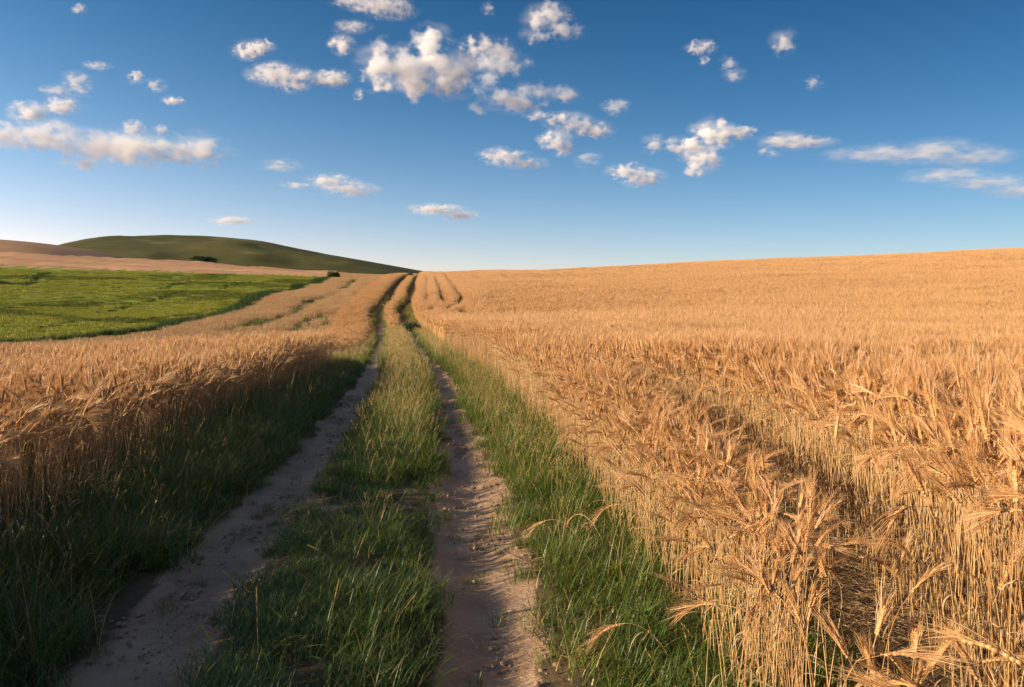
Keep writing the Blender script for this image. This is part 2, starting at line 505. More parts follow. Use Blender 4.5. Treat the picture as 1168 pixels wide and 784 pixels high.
def wheat_patch(rnd, size, n, lite, hscale=1.0):
    forms = []
    for k in range(7):
        nod = rnd.choice([.25, .4, .6, .9, 1.7, 2.2])
        if lite == 0:
            q = make_stalk(rnd, L=.93, nod=nod, lean=rnd.uniform(0, .14), leaves=1, hero=False, seg=7, thick=1.35, awn=1.1)
            forms.append(merge4(q))
        else:
            th = 3.0 if lite == 1 else 4.5
            mb = MB()
            pts, a = curve_pts(.93, rnd.uniform(0, .14), nod*.8, 4, .6, .05, rnd)
            mb.strip(pts, [.0016*th]*5, (rnd.uniform(-1, 1), 1, 0), 0)
            d = (pts[-1] - pts[-2]).normalized()
            ee = [pts[-1] + d*.12*t + Vector((0, 0, -.02*t*t*min(nod, 1))) for t in (0, .3, .7, 1.0)]
            mb.tube(ee, [.002*th, .0042*th, .0034*th, .001*th], 3, 1)
            for j in range(5):
                b0 = ee[rnd.choice([0, 1, 2, 2])]
                e_ = b0 + (d + Vector((rnd.uniform(-.3, .3), rnd.uniform(-.3, .3), rnd.uniform(-.3, .15)))).normalized()*rnd.uniform(.12, .2)
                mb.strip([b0, e_], [.0009*th, .0003*th], (rnd.uniform(-1, 1), rnd.uniform(-1, 1), .3), 2)
            forms.append(mb)
    parts = []
    for k in range(n):
        M = Matrix.Translation((rnd.uniform(-.5, .5)*size, rnd.uniform(-.5, .5)*size, 0)) @ Euler((rnd.gauss(0, .05), rnd.gauss(0, .05), rnd.uniform(0, 6.28))).to_matrix().to_4x4() @ Matrix.Diagonal((1, 1, hscale*rnd.uniform(.86, 1.1), 1))
        parts.append((rnd.choice(forms), M))
    return grow(parts)

SRC_B = [src('wheat_clump_form', wheat_patch(random.Random(20 + k), .6, 72, 0), W_MATS) for k in range(5)]
SRC_C = [src('wheat_patch_form', wheat_patch(random.Random(30 + k), 1.6, 190, 1), W_MATS) for k in range(5)]
SRC_D = [src('wheat_bed_form', wheat_patch(random.Random(40 + k), 3.0, 330, 2), W_MATS) for k in range(5)]
ST_MATS = [M_STUB]*4
SRC_N = [src('wheat_tuft_form', wheat_patch(random.Random(60 + k), .3, 26, 1), W_MATS) for k in range(4)]
SRC_E = [src('stubble_form', wheat_patch(random.Random(50 + k), .75, 46, 1, .40), ST_MATS) for k in range(4)]

def scatter(name, sources, pts, idx, rot, scl, label, cat):
    """ONE object: a cloud of points, each carrying one of the source meshes"""
    me = bpy.data.meshes.new(name)
    me.from_pydata(np.asarray(pts).tolist(), [], [])
    n = len(pts)
    a = me.attributes.new('form', 'INT', 'POINT'); a.data.foreach_set('value', np.asarray(idx, np.int32))
    a = me.attributes.new('turn', 'FLOAT_VECTOR', 'POINT'); a.data.foreach_set('vector', np.asarray(rot, np.float32).ravel())
    a = me.attributes.new('size', 'FLOAT_VECTOR', 'POINT'); a.data.foreach_set('vector', np.asarray(scl, np.float32).ravel())
    o = link(name, me)
    ng = bpy.data.node_groups.new(name + '_scatter', 'GeometryNodeTree')
    ng.interface.new_socket('Geometry', in_out='INPUT', socket_type='NodeSocketGeometry')
    ng.interface.new_socket('Geometry', in_out='OUTPUT', socket_type='NodeSocketGeometry')
    gi = ng.nodes.new('NodeGroupInput'); go = ng.nodes.new('NodeGroupOutput')
    L = ng.links.new
    def attr(nm, ty):
        x = ng.nodes.new('GeometryNodeInputNamedAttribute'); x.data_type = ty; x.inputs[0].default_value = nm
        return next(s for s in x.outputs if s.enabled and s.name == 'Attribute')
    ai, ar, as_ = attr('form', 'INT'), attr('turn', 'FLOAT_VECTOR'), attr('size', 'FLOAT_VECTOR')
    jn = ng.nodes.new('GeometryNodeJoinGeometry')
    for k, so in enumerate(sources):
        oi = ng.nodes.new('GeometryNodeObjectInfo'); oi.transform_space = 'ORIGINAL'
        oi.inputs['Object'].default_value = so
        oi.inputs['As Instance'].default_value = False
        cmp_ = ng.nodes.new('FunctionNodeCompare'); cmp_.data_type = 'INT'; cmp_.operation = 'EQUAL'
        ins = [s for s in cmp_.inputs if s.enabled]
        L(ai, ins[0]); ins[1].default_value = k
        ip = ng.nodes.new('GeometryNodeInstanceOnPoints')
        L(gi.outputs[0], ip.inputs['Points']); L(cmp_.outputs[0], ip.inputs['Selection'])
        L(oi.outputs['Geometry'], ip.inputs['Instance'])
        L(ar, ip.inputs['Rotation']); L(as_, ip.inputs['Scale'])
        L(ip.outputs[0], jn.inputs[0])
    L(jn.outputs[0], go.inputs[0])
    md = o.modifiers.new('scatter', 'NODES'); md.node_group = ng
    for so in sources:
        for m in so.data.materials:
            if m.name not in [x.name for x in me.materials]: me.materials.append(m)
    return tag(o, label, cat, kind='stuff')

class Pts:
    def __init__(s): s.p, s.i, s.r, s.s = [], [], [], []
    def add(s, X, Y, idx, scale=None, hs=None, tilt=.05, Z=None, sink=0.0, tilt_x=0.0):
        n = len(X)
        if n == 0: return
        Z = ground_z(X, Y) if Z is None else Z
        s.p.append(np.stack([X, Y, Z - sink], -1)); s.i.append(np.asarray(idx))
        s.r.append(np.stack([rng.normal(0, tilt, n), rng.normal(tilt_x, tilt, n), rng.uniform(0, 2*np.pi, n)], -1))
        scale = np.ones(n) if scale is None else scale
        hs = scale if hs is None else hs
        s.s.append(np.stack([scale, scale, hs], -1))
    def get(s): return np.concatenate(s.p), np.concatenate(s.i), np.concatenate(s.r), np.concatenate(s.s)

def cand(o0, o1, y0, y1, step, jit=.9):
    """jittered candidates in (offset from the track, distance); returns X, Y, off"""
    o, y = np.meshgrid(np.arange(o0, o1, step), np.arange(y0, y1, step))
    o = o.ravel() + rng.uniform(-.5, .5, o.size)*step*jit; y = y.ravel() + rng.uniform(-.5, .5, y.size)*step*jit
    return roadx(y) + o, y, o

def seen(X, Y, m=2.5, k=1.12):
    return np.abs(X) < (CU/F)*k*np.maximum(Y, 0) + m

R_EDGE = 1.9
def right_edge(Y): return np.interp(Y, [0, 4, 8, 40, 50, 60, 300], [1.62, 1.74, 1.86, 1.9, 1.75, 1.6, 1.55]) + (fbm(Y*.8, Y*0, 61, 3) - .5)*.3
def furrow(off, Y):
    c = np.interp(Y, [2.5, 3.1, 4.7, 6, 9, 13], [2.2, 2.38, 2.78, 2.95, 2.92, 2.9]) + (fbm(Y*.9, Y*0 + 3, 62, 3) - .5)*.22
    w = np.interp(Y, [0, 3, 4.7, 6, 9, 13], [.32, .33, .38, .40, .26, .0]) + (fbm(Y*1.6, Y*0 + 9, 63, 2) - .5)*.12
    return np.abs(off - c) < w
def height_right(off, Y):
    strip = off < np.interp(Y, [2.5, 3.1, 4.7, 6, 9], [2.2, 2.38, 2.78, 2.95, 2.92])
    h = np.where(strip & (Y < 14), np.interp(Y, [3, 6, 12], [.74, .80, .95]), np.interp(Y, [3, 6, 14], [1.13, 1.1, 1.0]))
    h = h*(1 + (fbm(off*.5, Y*.5, 64, 3) - .5)*.22)
    return h*np.interp(off - right_edge(Y), [0, .3], [.88, 1.0])

# tramlines and lodged gaps in the far wheat: photo traces turned into ground curves
def trace(pts, h=.75):
    w = [hit(u, v, h, 40, 170) for u, v in pts]
    out = []
    for (x0, y0), (x1, y1) in zip(w, w[1:]):
        for t in np.linspace(0, 1, max(4, int(math.hypot(x1 - x0, y1 - y0)/.25))): out.append((x0 + (x1 - x0)*t, y0 + (y1 - y0)*t))
    return np.array(out)
TRAMS = [trace(p) for p in (
    [(485.5, 317), (486.5, 325), (485.5, 332), (486, 339), (487.5, 343), (484, 349)],
    [(495, 318), (497.5, 325), (500, 331), (502, 340), (506, 347), (510, 349)],
    [(507, 316), (509, 320), (514, 326), (520, 335), (526, 343), (522, 350), (513, 354), (507, 358)],
    [(536, 317), (548, 321), (557, 325)], [(570, 316), (580, 320), (592, 323)], [(560, 326), (570, 328)],
    [(490, 359), (494, 355)], [(524, 358), (532, 362)], [(640, 322), (655, 325)], [(618, 327), (634, 326)],
)]
TRAMW = [.22, .28, .24, .2, .22, .2, .3, .35, .25, .22]
SLINES = [trace(p, .3) for p in (
    [(404, 346), (398, 352), (390, 359), (384, 365), (370, 371)], [(420, 337), (428, 332), (437, 329)], [(396, 336), (408, 334), (420, 331)],
    [(440, 322), (434, 329), (426, 334)], [(424, 324), (418, 331), (408, 338)], [(455, 316), (452, 320)], [(404, 319), (396, 327), (386, 331)],
    [(350, 372), (338, 377), (320, 380)], [(372, 357), (352, 365), (330, 372)], [(345, 352), (330, 358), (312, 366), (290, 374)], [(366, 341), (350, 346), (336, 352)],
    [(300, 362), (280, 370), (255, 378)], [(412, 362), (404, 369), (398, 374)], [(384, 334), (372, 339), (358, 343)])]
edge_line = [trace([(-40, 396), (0, 393), (100, 387), (180, 379.5), (250, 362), (300, 342.5), (340, 330), (374, 321)], 0), trace([(0, 330), (30, 322), (60, 316), (85, 314)], 0)]
def near_curve(X, Y, curves, wid):
    m = np.zeros(len(X), bool)
    for c, w in zip(curves, wid):
        lo, hi = c.min(0) - 2, c.max(0) + 2
        s = np.where((X > lo[0]) & (X < hi[0]) & (Y > lo[1]) & (Y < hi[1]))[0]
        if len(s) == 0: continue
        d = np.sqrt(((np.stack([X[s], Y[s]], -1)[:, None, :] - c[None])**2).sum(-1)).min(1)
        m[s[d < w]] = True
    return m

FORMS = SRC_FULL + SRC_B + SRC_C + SRC_D + SRC_E + SRC_N
iB, iC, iD, iE, iN = 9, 14, 19, 24, 28
W = Pts()
# right field, single stalks near the camera
X, Y, o = cand(1.4, 14, 1.0, 9.5, .052)
strip_o = o < 2.6
keep = (o > right_edge(Y)) & (~furrow(o, Y) | (rng.random(len(X)) < .035)) & seen(X, Y, 1.2)
keep &= rng.random(len(X)) < np.where(o < 2.75, np.interp(Y, [3, 6], [.95, .95]), .95)*np.interp(o - right_edge(Y), [0, .3], [.55, 1])
X, Y, o = X[keep], Y[keep], o[keep]
h = height_right(o, Y)*rng.uniform(.80, 1.1, len(X))
kind = rng.choice(9, len(X), p=[.23, .23, .10, .06, .11, .10, .10, .03, .04])
dcam = np.hypot(X, Y)
infr = (np.abs(X) < CU/F*Y) & (HV + F*(EYE - .35)/Y < 860)
order = np.argsort(np.where(infr, dcam, 1e9))
n_hero = 296
hero = order[:n_hero]; rest = np.setdiff1d(np.arange(len(X)), hero)
HERO = [(X[i], Y[i], o[i], h[i], int(kind[i])) for i in hero]
W.add(X[rest], Y[rest], kind[rest], scale=np.ones(len(rest)), hs=h[rest], tilt=.07)
# left field, single stalks near, also behind the camera so that its shade falls on the track
L_EDGE = -2.0
X, Y, o = cand(-7.5, -1.7, 2.2, 8.5, .062)
edge = L_EDGE + (fbm(Y*.8, Y*0, 71, 3) - .5)*.5
keep = (o < edge) & seen(X, Y, .6) & (rng.random(len(X)) < np.interp(edge - o, [0, .6], [.35, .9]))
X, Y, o = X[keep], Y[keep], o[keep]
h = rng.uniform(.84, 1.08, len(X))*(1.0 + (fbm(X*.5, Y*.5, 72, 3) - .5)*.2)
W.add(X, Y, rng.choice(9, len(X), p=[.14, .18, .20, .15, .08, .04, .12, .06, .03]), hs=h, tilt=.08, tilt_x=.05)
# clumps
def left_end(X):                                            # where the near left field stops, further away beside the track
    return np.interp(X, [-40, -20, -10, -5.2, -3.5], [9, 11.5, 15, 21, 24]) + (fbm(X*.5, X*0, 73, 3) - .5)*1.5
X, Y, o = cand(-26, -1.9, 2, 25, .40)
edge = L_EDGE + (fbm(Y*.8, Y*0, 71, 3) - .5)*.5
keep = (o < edge - .2) & (Y < left_end(X)) & (((Y > 8.3) & seen(X, Y, 2)) | (~seen(X, Y, .6) & (np.abs(X) < 12)))
X, Y = X[keep], Y[keep]
W.add(X, Y, iB + rng.integers(0, 5, len(X)), hs=rng.uniform(.82, .98, len(X))*(1.0 + (fbm(X*.4, Y*.4, 72, 3) - .5)*.25), tilt=.03)
X, Y, o = cand(-9, -1.9, -8, 2, .45)
keep = o < L_EDGE - .2
W.add(X[keep], Y[keep], iB + rng.integers(0, 5, keep.sum()), hs=rng.uniform(.9, 1.05, keep.sum()), tilt=.03)
X, Y, o = cand(1.8, 32, 9.2, 30, .42)
keep = (o > right_edge(Y) + .25) & ~(furrow(o, Y)) & seen(X, Y, 2.5)
X, Y, o = X[keep], Y[keep], o[keep]
W.add(X, Y, iB + rng.integers(0, 5, len(X)), hs=height_right(o, Y)*rng.uniform(.93, 1.03, len(X)), tilt=.03)
X, Y, o = cand(1.8, 8, -4, 1.2, .45)
W.add(X, Y, iB + rng.integers(0, 5, len(X)), hs=rng.uniform(.9, 1.0, len(X)), tilt=.03)
X, Y, o = cand(3.2, 16, 1.0, 9.6, .42)
keep = ~seen(X, Y, .9)
X, Y, o = X[keep], Y[keep], o[keep]
W.add(X, Y, iB + rng.integers(0, 5, len(X)), hs=1.08*rng.uniform(.93, 1.03, len(X)), tilt=.03)
X, Y, o = cand(1, 75, 29.5, 75, 1.0)
keep = (o > right_edge(Y) + .75) & seen(X, Y, 4) & ~near_curve(X, Y, TRAMS, [w + .95 for w in TRAMW])
X, Y, o = X[keep], Y[keep], o[keep]
W.add(X, Y, iC + rng.integers(0, 5, len(X)), hs=.98*(1 + (fbm(X*.12, Y*.12, 65, 4) - .5)*.42), tilt=.02)
# narrow clumps right along the track and along the tramlines keep those edges crisp
X, Y, o = cand(.9, 4, 29, 165, .30)
keep = (o > right_edge(Y) + .1) & (o < right_edge(Y) + 1.7) & ~near_curve(X, Y, TRAMS, TRAMW)
X, Y = X[keep], Y[keep]
W.add(X, Y, iN + rng.integers(0, 4, len(X)), hs=rng.uniform(.9, 1.04, len(X)), tilt=.03)
for c, w in zip(TRAMS, TRAMW):
    lo, hi = c.min(0) - 3, c.max(0) + 3
    gx, gy = np.meshgrid(np.arange(lo[0], hi[0], .30), np.arange(lo[1], hi[1], .30))
    X = gx.ravel() + rng.uniform(-.13, .13, gx.size); Y = gy.ravel() + rng.uniform(-.13, .13, gx.size)
    k = near_curve(X, Y, [c], [w + 2.9]); X, Y = X[k], Y[k]
    k = ~near_curve(X, Y, TRAMS, [q + .12 for q in TRAMW]) & (X - roadx(Y) > right_edge(Y) + .1); X, Y = X[k], Y[k]
    W.add(X, Y, iN + rng.integers(0, 4, len(X)), hs=rng.uniform(.9, 1.04, len(X)), tilt=.03)
X, Y, o = cand(1, 175, 74, 215, 1.9)
keep = (o > right_edge(Y) + 1.5) & seen(X, Y, 6) & ~near_curve(X, Y, TRAMS, [w + 1.6 for w in TRAMW])
X, Y, o = X[keep], Y[keep], o[keep]
W.add(X, Y, iD + rng.integers(0, 5, len(X)), hs=.95*(1 + (fbm(X*.06, Y*.06, 65, 4) - .5)*.55), tilt=.02)
# ochre slope left of the far track: lower, paler crop with streaks left open
X, Y, o = cand(-75, -1.2, 18, 175, .52)
Z = ground_z(X, Y)
keep = ((region(X, Y, Z) == 3) | ((Y <= 41) & (o < 0))) & (o < -2.3) & seen(X, Y, 6) & (Y > left_end(X) + 1.5)
keep &= ~near_curve(X, Y, SLINES, [.82]*len(SLINES)) & ~near_curve(X, Y, edge_line, [1.5, .5]) & (rng.random(len(X)) < np.interp(fbm(X*.10 + Y*.02, Y*.05, 66, 3), [.5, .66], [1, .55]))
X, Y = X[keep], Y[keep]
W.add(X, Y, iE + rng.integers(0, 4, len(X)), hs=rng.uniform(.9, 1.35, len(X)), tilt=.02)
X, Y, o = cand(-3.6, -1.0, 25, 175, .5)
keep = (o < -np.interp(Y, [25, 30, 45, 52], [2.1, 1.9, 1.85, 1.85]) - .1*rng.random(len(X)))
W.add(X[keep], Y[keep], iB + rng.integers(0, 5, keep.sum()), scale=np.full(keep.sum(), 1.1), hs=rng.uniform(.6, .8, keep.sum()), tilt=.03)
X, Y, o = cand(-.16, .2, 47, 175, .26)
W.add(X, Y, iN + rng.integers(0, 4, len(X)), hs=np.where(rng.random(len(X)) < .6, rng.uniform(.5, .66, len(X)), .25), tilt=.03)
scatter('wheat', FORMS, *W.get(), 'ripe golden bearded wheat filling the fields on both sides of the track', 'wheat')

# ------------------------------------------------------------------ the wheat stalks one can tell apart
def part_meshes(q):
    return [mb.mesh(nm, [mt]) for nm, mb, mt in zip(('stem', 'ear', 'awns'), q, W_MATS)] + [[mb.mesh('leaf', [M_LEAF]) for mb in q[3]]]
PARTS = []
for q in STALKS:
    PARTS.append(part_meshes(q))

def put_stalk(x, y, hs, k, label, rz=None, tilt=None, group='wheat stalks standing nearest in the right field', parts=None):
    t = empty('wheat_stalk', (x, y, float(ground_z(np.array([x]), np.array([y]))[0])),
              (rnd.gauss(0, .06), rnd.gauss(0, .06), rnd.uniform(0, 6.28) if rz is None else rz) if tilt is None else tilt, (1, 1, hs))
    tag(t, label, 'wheat', group)
    st, er, aw, lf = parts or PARTS[k]
    link('stem', st, parent=t)
    e = link('ear', er, parent=t)
    link('awns', aw, parent=e)
    for m in lf: link('leaf', m, parent=t)
    return t
def hero_label(k, off, y):
    where = ('in the thin outer row beside the verge' if off < np.interp(y, [2.5, 3.1, 4.7, 6, 9, 13], [2.2, 2.38, 2.78, 2.95, 2.92, 2.9]) else 'in the front behind the bare furrow')
    return f'wheat stalk with {KINDS[k][6]}, {where}'
for (x, y, off, hs, k) in HERO:
    put_stalk(float(x), float(y), float(hs), k, hero_label(k, off, y))

rh = random.Random(9)
def special(u, v, L, nod, lean, rz, label, bend_from=.7, ear=.12):
    q = make_stalk(rh, L=L, nod=nod, lean=lean, leaves=1, ear=ear, bend_from=bend_from, seg=18)
    pm = part_meshes(q)
    x, y = hit(u, v)
    put_stalk(x, y, 1.0, 0, label, tilt=(0, 0, rz), parts=pm)
special(944, 800, .50, 2.9, .02, math.pi, 'short wheat stalk hooked over to the left, alone in front of the dark furrow', .66)
special(940, 850, .44, 2.3, .30, .15, 'lowest wheat stalk arching over to the right across the dark furrow', .45)
special(1010, 800, .62, .45, .05, .2, 'straight wheat stalk with thick upright pale ear in the bare furrow', .6, .14)
special(1105, 820, .55, .6, .18, .3, 'wheat stalk leaning right with fat pale ear near the right bottom corner', .5, .14)

# ------------------------------------------------------------------ grass
def blade(mb, rnd, x, y, h, w, mat, bend=None, n=4):
    az = rnd.uniform(0, 6.28); c, s = math.cos(az), math.sin(az)
    a = rnd.uniform(0, .25); b = rnd.uniform(.3, 1.3) if bend is None else bend
    p = Vector((x, y, -.01)); pts = [p.copy()]
    for i in range(n):
        a += b/n
        p = p + Vector((c*math.sin(a), s*math.sin(a), math.cos(a)))*(h/n); pts.append(p.copy())
    mb.strip(pts, [w*(1 - (i/n)**1.6) + .0003 for i in range(n + 1)], (-s, c, rnd.uniform(-.3, .3)), mat)
    return pts

def seed_head(mb, rnd, x, y, h, mat, th=1.0):
    pts = blade(mb, rnd, x, y, h, .0011*th, mat, rnd.uniform(.1, .5), 5)
    tip = pts[-1]; d = (pts[-1] - pts[-2]).normalized()
    for k in range(10):
        c = tip - d*.01*k*th**.5
        g = (d + Vector((rnd.uniform(-.5, .5), rnd.uniform(-.5, .5), 0))).normalized()
        mb.strip([c, c + g*.008*th, c + g*.017*th], [.0004, .0022*th, .0004], g.cross(Vector((rnd.uniform(-1, 1), rnd.uniform(-1, 1), .2))), mat)

def grass_patch(rnd, size, n, h0, h1, w, seeds=0, dry=.06, light=.15, th=1.0, round_=True):
    mb = MB()
    for k in range(n):
        if round_:
            r, a = size*.5*math.sqrt(rnd.random()), rnd.uniform(0, 6.28); x, y = r*math.cos(a), r*math.sin(a)
        else: x, y = rnd.uniform(-.5, .5)*size, rnd.uniform(-.5, .5)*size
        q = rnd.random()
        blade(mb, rnd, x, y, rnd.uniform(h0, h1), w*rnd.uniform(.6, 1.3), 2 if q < dry else (1 if q < dry + light else 0))
    for k in range(seeds):
        seed_head(mb, rnd, rnd.uniform(-.4, .4)*size, rnd.uniform(-.4, .4)*size, h1*rnd.uniform(.95, 1.4), 2, th)
    return mb
G_MATS = [M_GRASS, M_GRASSL, M_DRY]
G = [src('grass_form', grass_patch(random.Random(100 + k), .32, 150, .16, .50, .0024, 1, .07, .12), G_MATS) for k in range(4)]           # 0-3 tall
G += [src('grass_form', grass_patch(random.Random(110 + k), .30, 150, .10, .27, .0021, 0, .05, .15), G_MATS) for k in range(4)]          # 4-7 mid
G += [src('grass_form', grass_patch(random.Random(120 + k), .26, 70, .03, .11, .0018, 0, .12, .2), G_MATS) for k in range(4)]            # 8-11 short
G += [src('grass_form', grass_patch(random.Random(130 + k), .34, 125, .14, .36, .0022, 6, .06, .5), G_MATS) for k in range(4)]          # 12-15 sunny with seed heads
G += [src('grass_form', grass_patch(random.Random(140 + k), .9, 260, .15, .40, .006, 12, .06, .5, 2.4), G_MATS) for k in range(3)]       # 16-18 far strip
G += [src('grass_form', grass_patch(random.Random(150 + k), .30, 60, .05, .18, .0018, 0, .55, .25), G_MATS) for k in range(3)]           # 19-21 dry verge
P = Pts()
def rows(o0, o1, y0, y1, step, fn, jit=1.0):
    X, Y, o = cand(o0, o1, y0, y1, step, jit)
    k = seen(X, Y, 1.0)
    X, Y, o = X[k], Y[k], o[k]
    pr, ix, hs, sc = fn(X, Y, o)
    k = rng.random(len(X)) < pr
    P.add(X[k], Y[k], ix[k], scale=sc[k], hs=hs[k], tilt=.06)
U = rng.uniform
def centre(X, Y, o):
    n = len(X); e = .50 + (fbm(Y*1.3, Y*0, 81, 3) - .5)*.3
    gap = np.exp(-((Y - 5.9)/.75)**2)
    pr = np.where(np.abs(o) < e - .12, .95, .5*(np.abs(o) < e))*(1 - .35*gap)
    pr *= np.where(fbm(X*2.4, Y*2.4, 82, 3) > .38, 1, .35)
    ix = np.where((gap > .35) & (rng.random(n) < .6), 8 + rng.integers(0, 4, n), np.where(Y < 5, 4 + rng.integers(0, 4, n), np.where(rng.random(n) < np.interp(Y, [7, 12], [.15, .8]), 12 + rng.integers(0, 4, n), 4 + rng.integers(0, 4, n))))
    hs = U(.65, 1.05, n)*(1 - .3*gap)*np.interp(np.abs(o), [.25, .6], [1, .6])*np.interp(Y, [3, 5, 7, 10], [.82, .75, .85, .95])
    return pr, ix, hs, U(.85, 1.15, n)
rows(-.75, .75, 1.5, 16, .125, centre)
def centre_far(X, Y, o):
    n = len(X)
    return np.full(n, 1.0), 16 + rng.integers(0, 3, n), U(.8, 1.05, n)*np.interp(Y, [16, 30, 44, 50], [.85, 1.0, 1.15, .9]), np.full(n, .62)
rows(-.30, .31, 16, 170, .30, centre_far)
def left_verge(X, Y, o):
    n = len(X); e = -1.2 + (fbm(Y*1.2, Y*0, 83, 3) - .5)*.36
    d = e - o
    pr = np.where(d > 0, np.interp(d, [0, .2, .9, 1.5], [.6, 1, .85, .15]), 0)
    ix = np.where((d < .22) & (rng.random(n) < .6), 4 + rng.integers(0, 4, n), np.where((rng.random(n) < np.interp(Y, [10, 18], [.05, .55])), 12 + rng.integers(0, 4, n), rng.integers(0, 4, n)))
    hs = U(.75, 1.25, n)*np.interp(d, [0, .6, 1.3], [.6, 1.0, 1.15])*np.interp(Y, [8, 16], [1, .8])
    return pr, ix, hs, U(.85, 1.2, n)
rows(-3.2, -.85, .5, 25, .15, left_verge)
def right_verge(X, Y, o):
    n = len(X); e = 1.10 + (fbm(Y*1.4, Y*0, 84, 3) - .5)*.36
    d = o - e
    pr = np.where(d > 0, np.interp(d, [0, .25, .8, 1.2], [.35, .9, .85, .3]), 0)*np.interp(Y, [2.5, 5, 8], [.85, .9, 1])
    q = rng.random(n)
    far = np.interp(Y, [4, 9], [.12, .8])
    ix = np.where(q < far, 12 + rng.integers(0, 4, n), np.where(rng.random(n) < .25, 8 + rng.integers(0, 4, n), np.where(rng.random(n) < .4, 19 + rng.integers(0, 3, n), 4 + rng.integers(0, 4, n))))
    hs = U(.5, .95, n)*np.interp(Y, [3, 7, 12], [.95, .9, .95])
    return pr, ix, hs, U(.85, 1.15, n)
rows(.85, 2.5, 1.5, 26, .14, right_verge)
def verge_far(X, Y, o):
    n = len(X)
    e = np.where(o > 0, right_edge(Y) + .1, 9)
    pr = np.where((np.abs(o) > 1.15) & (o < e) & (o > np.interp(Y, [24, 45, 56], [-2.6, -2.0, -1.3])), .95, 0)
    return pr, 16 + rng.integers(0, 3, n), U(.7, 1.1, n)*np.interp(Y, [25, 45, 60], [1, .9, .6]), np.full(n, .6)
rows(-2.8, 2.4, 22, 70, .34, verge_far)
# small sprigs creeping into the ruts
def sprigs(X, Y, o):
    n = len(X)
    pr = np.where(fbm(X*3.1, Y*3.1, 85, 3) > .60, .35, .012)
    return pr, 8 + rng.integers(0, 4, n), U(.35, .8, n), U(.3, .7, n)
rows(-1.2, 1.2, 2.0, 14, .10, sprigs)
scatter('grass', G, *P.get(), 'green grass on the verges and the strip between the wheel ruts', 'grass')

# green crop on the far left field, and green streaks in the ochre slope
CR = [src('crop_form', grass_patch(random.Random(160 + k), 2.2, 420, .08, .24, .016, 0, 0, 0, 1, False), [M_CROP, M_CROP, M_CROP]) for k in range(4)]
CR += [src('crop_form', grass_patch(random.Random(166 + k), 2.2, 420, .08, .24, .016, 0, 0, 0, 1, False), [M_CROPD, M_CROPD, M_CROPD]) for k in range(3)]
Q = Pts()
X, Y, o = cand(-150, -2, 38, 190, 1.15)
Z = ground_z(X, Y)
keep = (region(X, Y, Z) == 1) & seen(X, Y, 6)
keep &= ~near_curve(X, Y, edge_line, [1.3, .7])
X, Y, Z = X[keep], Y[keep], Z[keep]
hs = .55 + .9*fbm(X*.06 + Y*.03, Y*.22, 91, 3)
band = np.sin(Y*.42 + 6*fbm(X*.03, Y*.03, 92, 3) + X*.13) + 1.6*(fbm(X*.05 + Y*.06, Y*.25, 93, 3) - .5)
Q.add(X, Y, np.where(band > .72, 4 + rng.integers(0, 3, len(X)), rng.integers(0, 4, len(X))), hs=hs, tilt=.02, Z=Z)
scatter('green_crop', CR, *Q.get(), 'low green crop covering the far field left of the track', 'crop')
Q = Pts()
X, Y, o = cand(-70, -1.2, 20, 150, .7)
Z = ground_z(X, Y)
m = (region(X, Y, Z) == 3) & (o < -1.8) & (Y > left_end(X) + 2)
k = m & (near_curve(X, Y, SLINES, [.3]*len(SLINES)) | (rng.random(len(X)) < .30*(fbm(X*.10 + Y*.02, Y*.05, 66, 3) > .53)))
k &= rng.random(len(X)) < .55
k |= m & (Y < 62) & (rng.random(len(X)) < .15)
X, Y, Z = X[k], Y[k], Z[k]
Q.add(X, Y, rng.integers(0, 3, len(X)), hs=U(.7, 1.3, len(X)), scale=np.full(len(X), .6), tilt=.03, Z=Z)
scatter('weedy_grass', G[16:19], *Q.get(), 'streaks of green grass in the ochre slope left of the track', 'grass')
# darker grass bank along the lower edge of the green field
Q = Pts()
dark_lines = [trace(p, 0) for p in (
    [(40, 378), (90, 371), (150, 366)], [(110, 352), (165, 345), (210, 341)], [(130, 337), (180, 331), (235, 328)], [(0, 350), (50, 344), (110, 343)],
    [(230, 333), (290, 329), (330, 327)], [(150, 372), (210, 360), (250, 352)], [(60, 330), (120, 324), (160, 323)])]
for c, w in list(zip(edge_line, (.9, .4))) + [(c, .25) for c in dark_lines]:
    c = c[::2]
    for dx in np.arange(-w, w + .01, .4):
        xs, ys = c[:, 0] + rng.uniform(-.3, .3, len(c)) + dx, c[:, 1] + rng.uniform(-.5, .5, len(c))
        Q.add(xs, ys, rng.integers(0, 4, len(c)), scale=np.full(len(c), 1.3), hs=U(1.3, 1.7, len(c)) if w > .3 else U(.6, .95, len(c)))
DK = [src('bank_grass_form', grass_patch(random.Random(180 + k), .32, 150, .16, .50, .004, 0, .0, .3), [M_BUSH, M_GRASS, M_GRASS]) for k in range(4)]
scatter('tall_grass', DK, *Q.get(), 'dark tall grass along the lower edge of the green field', 'grass')

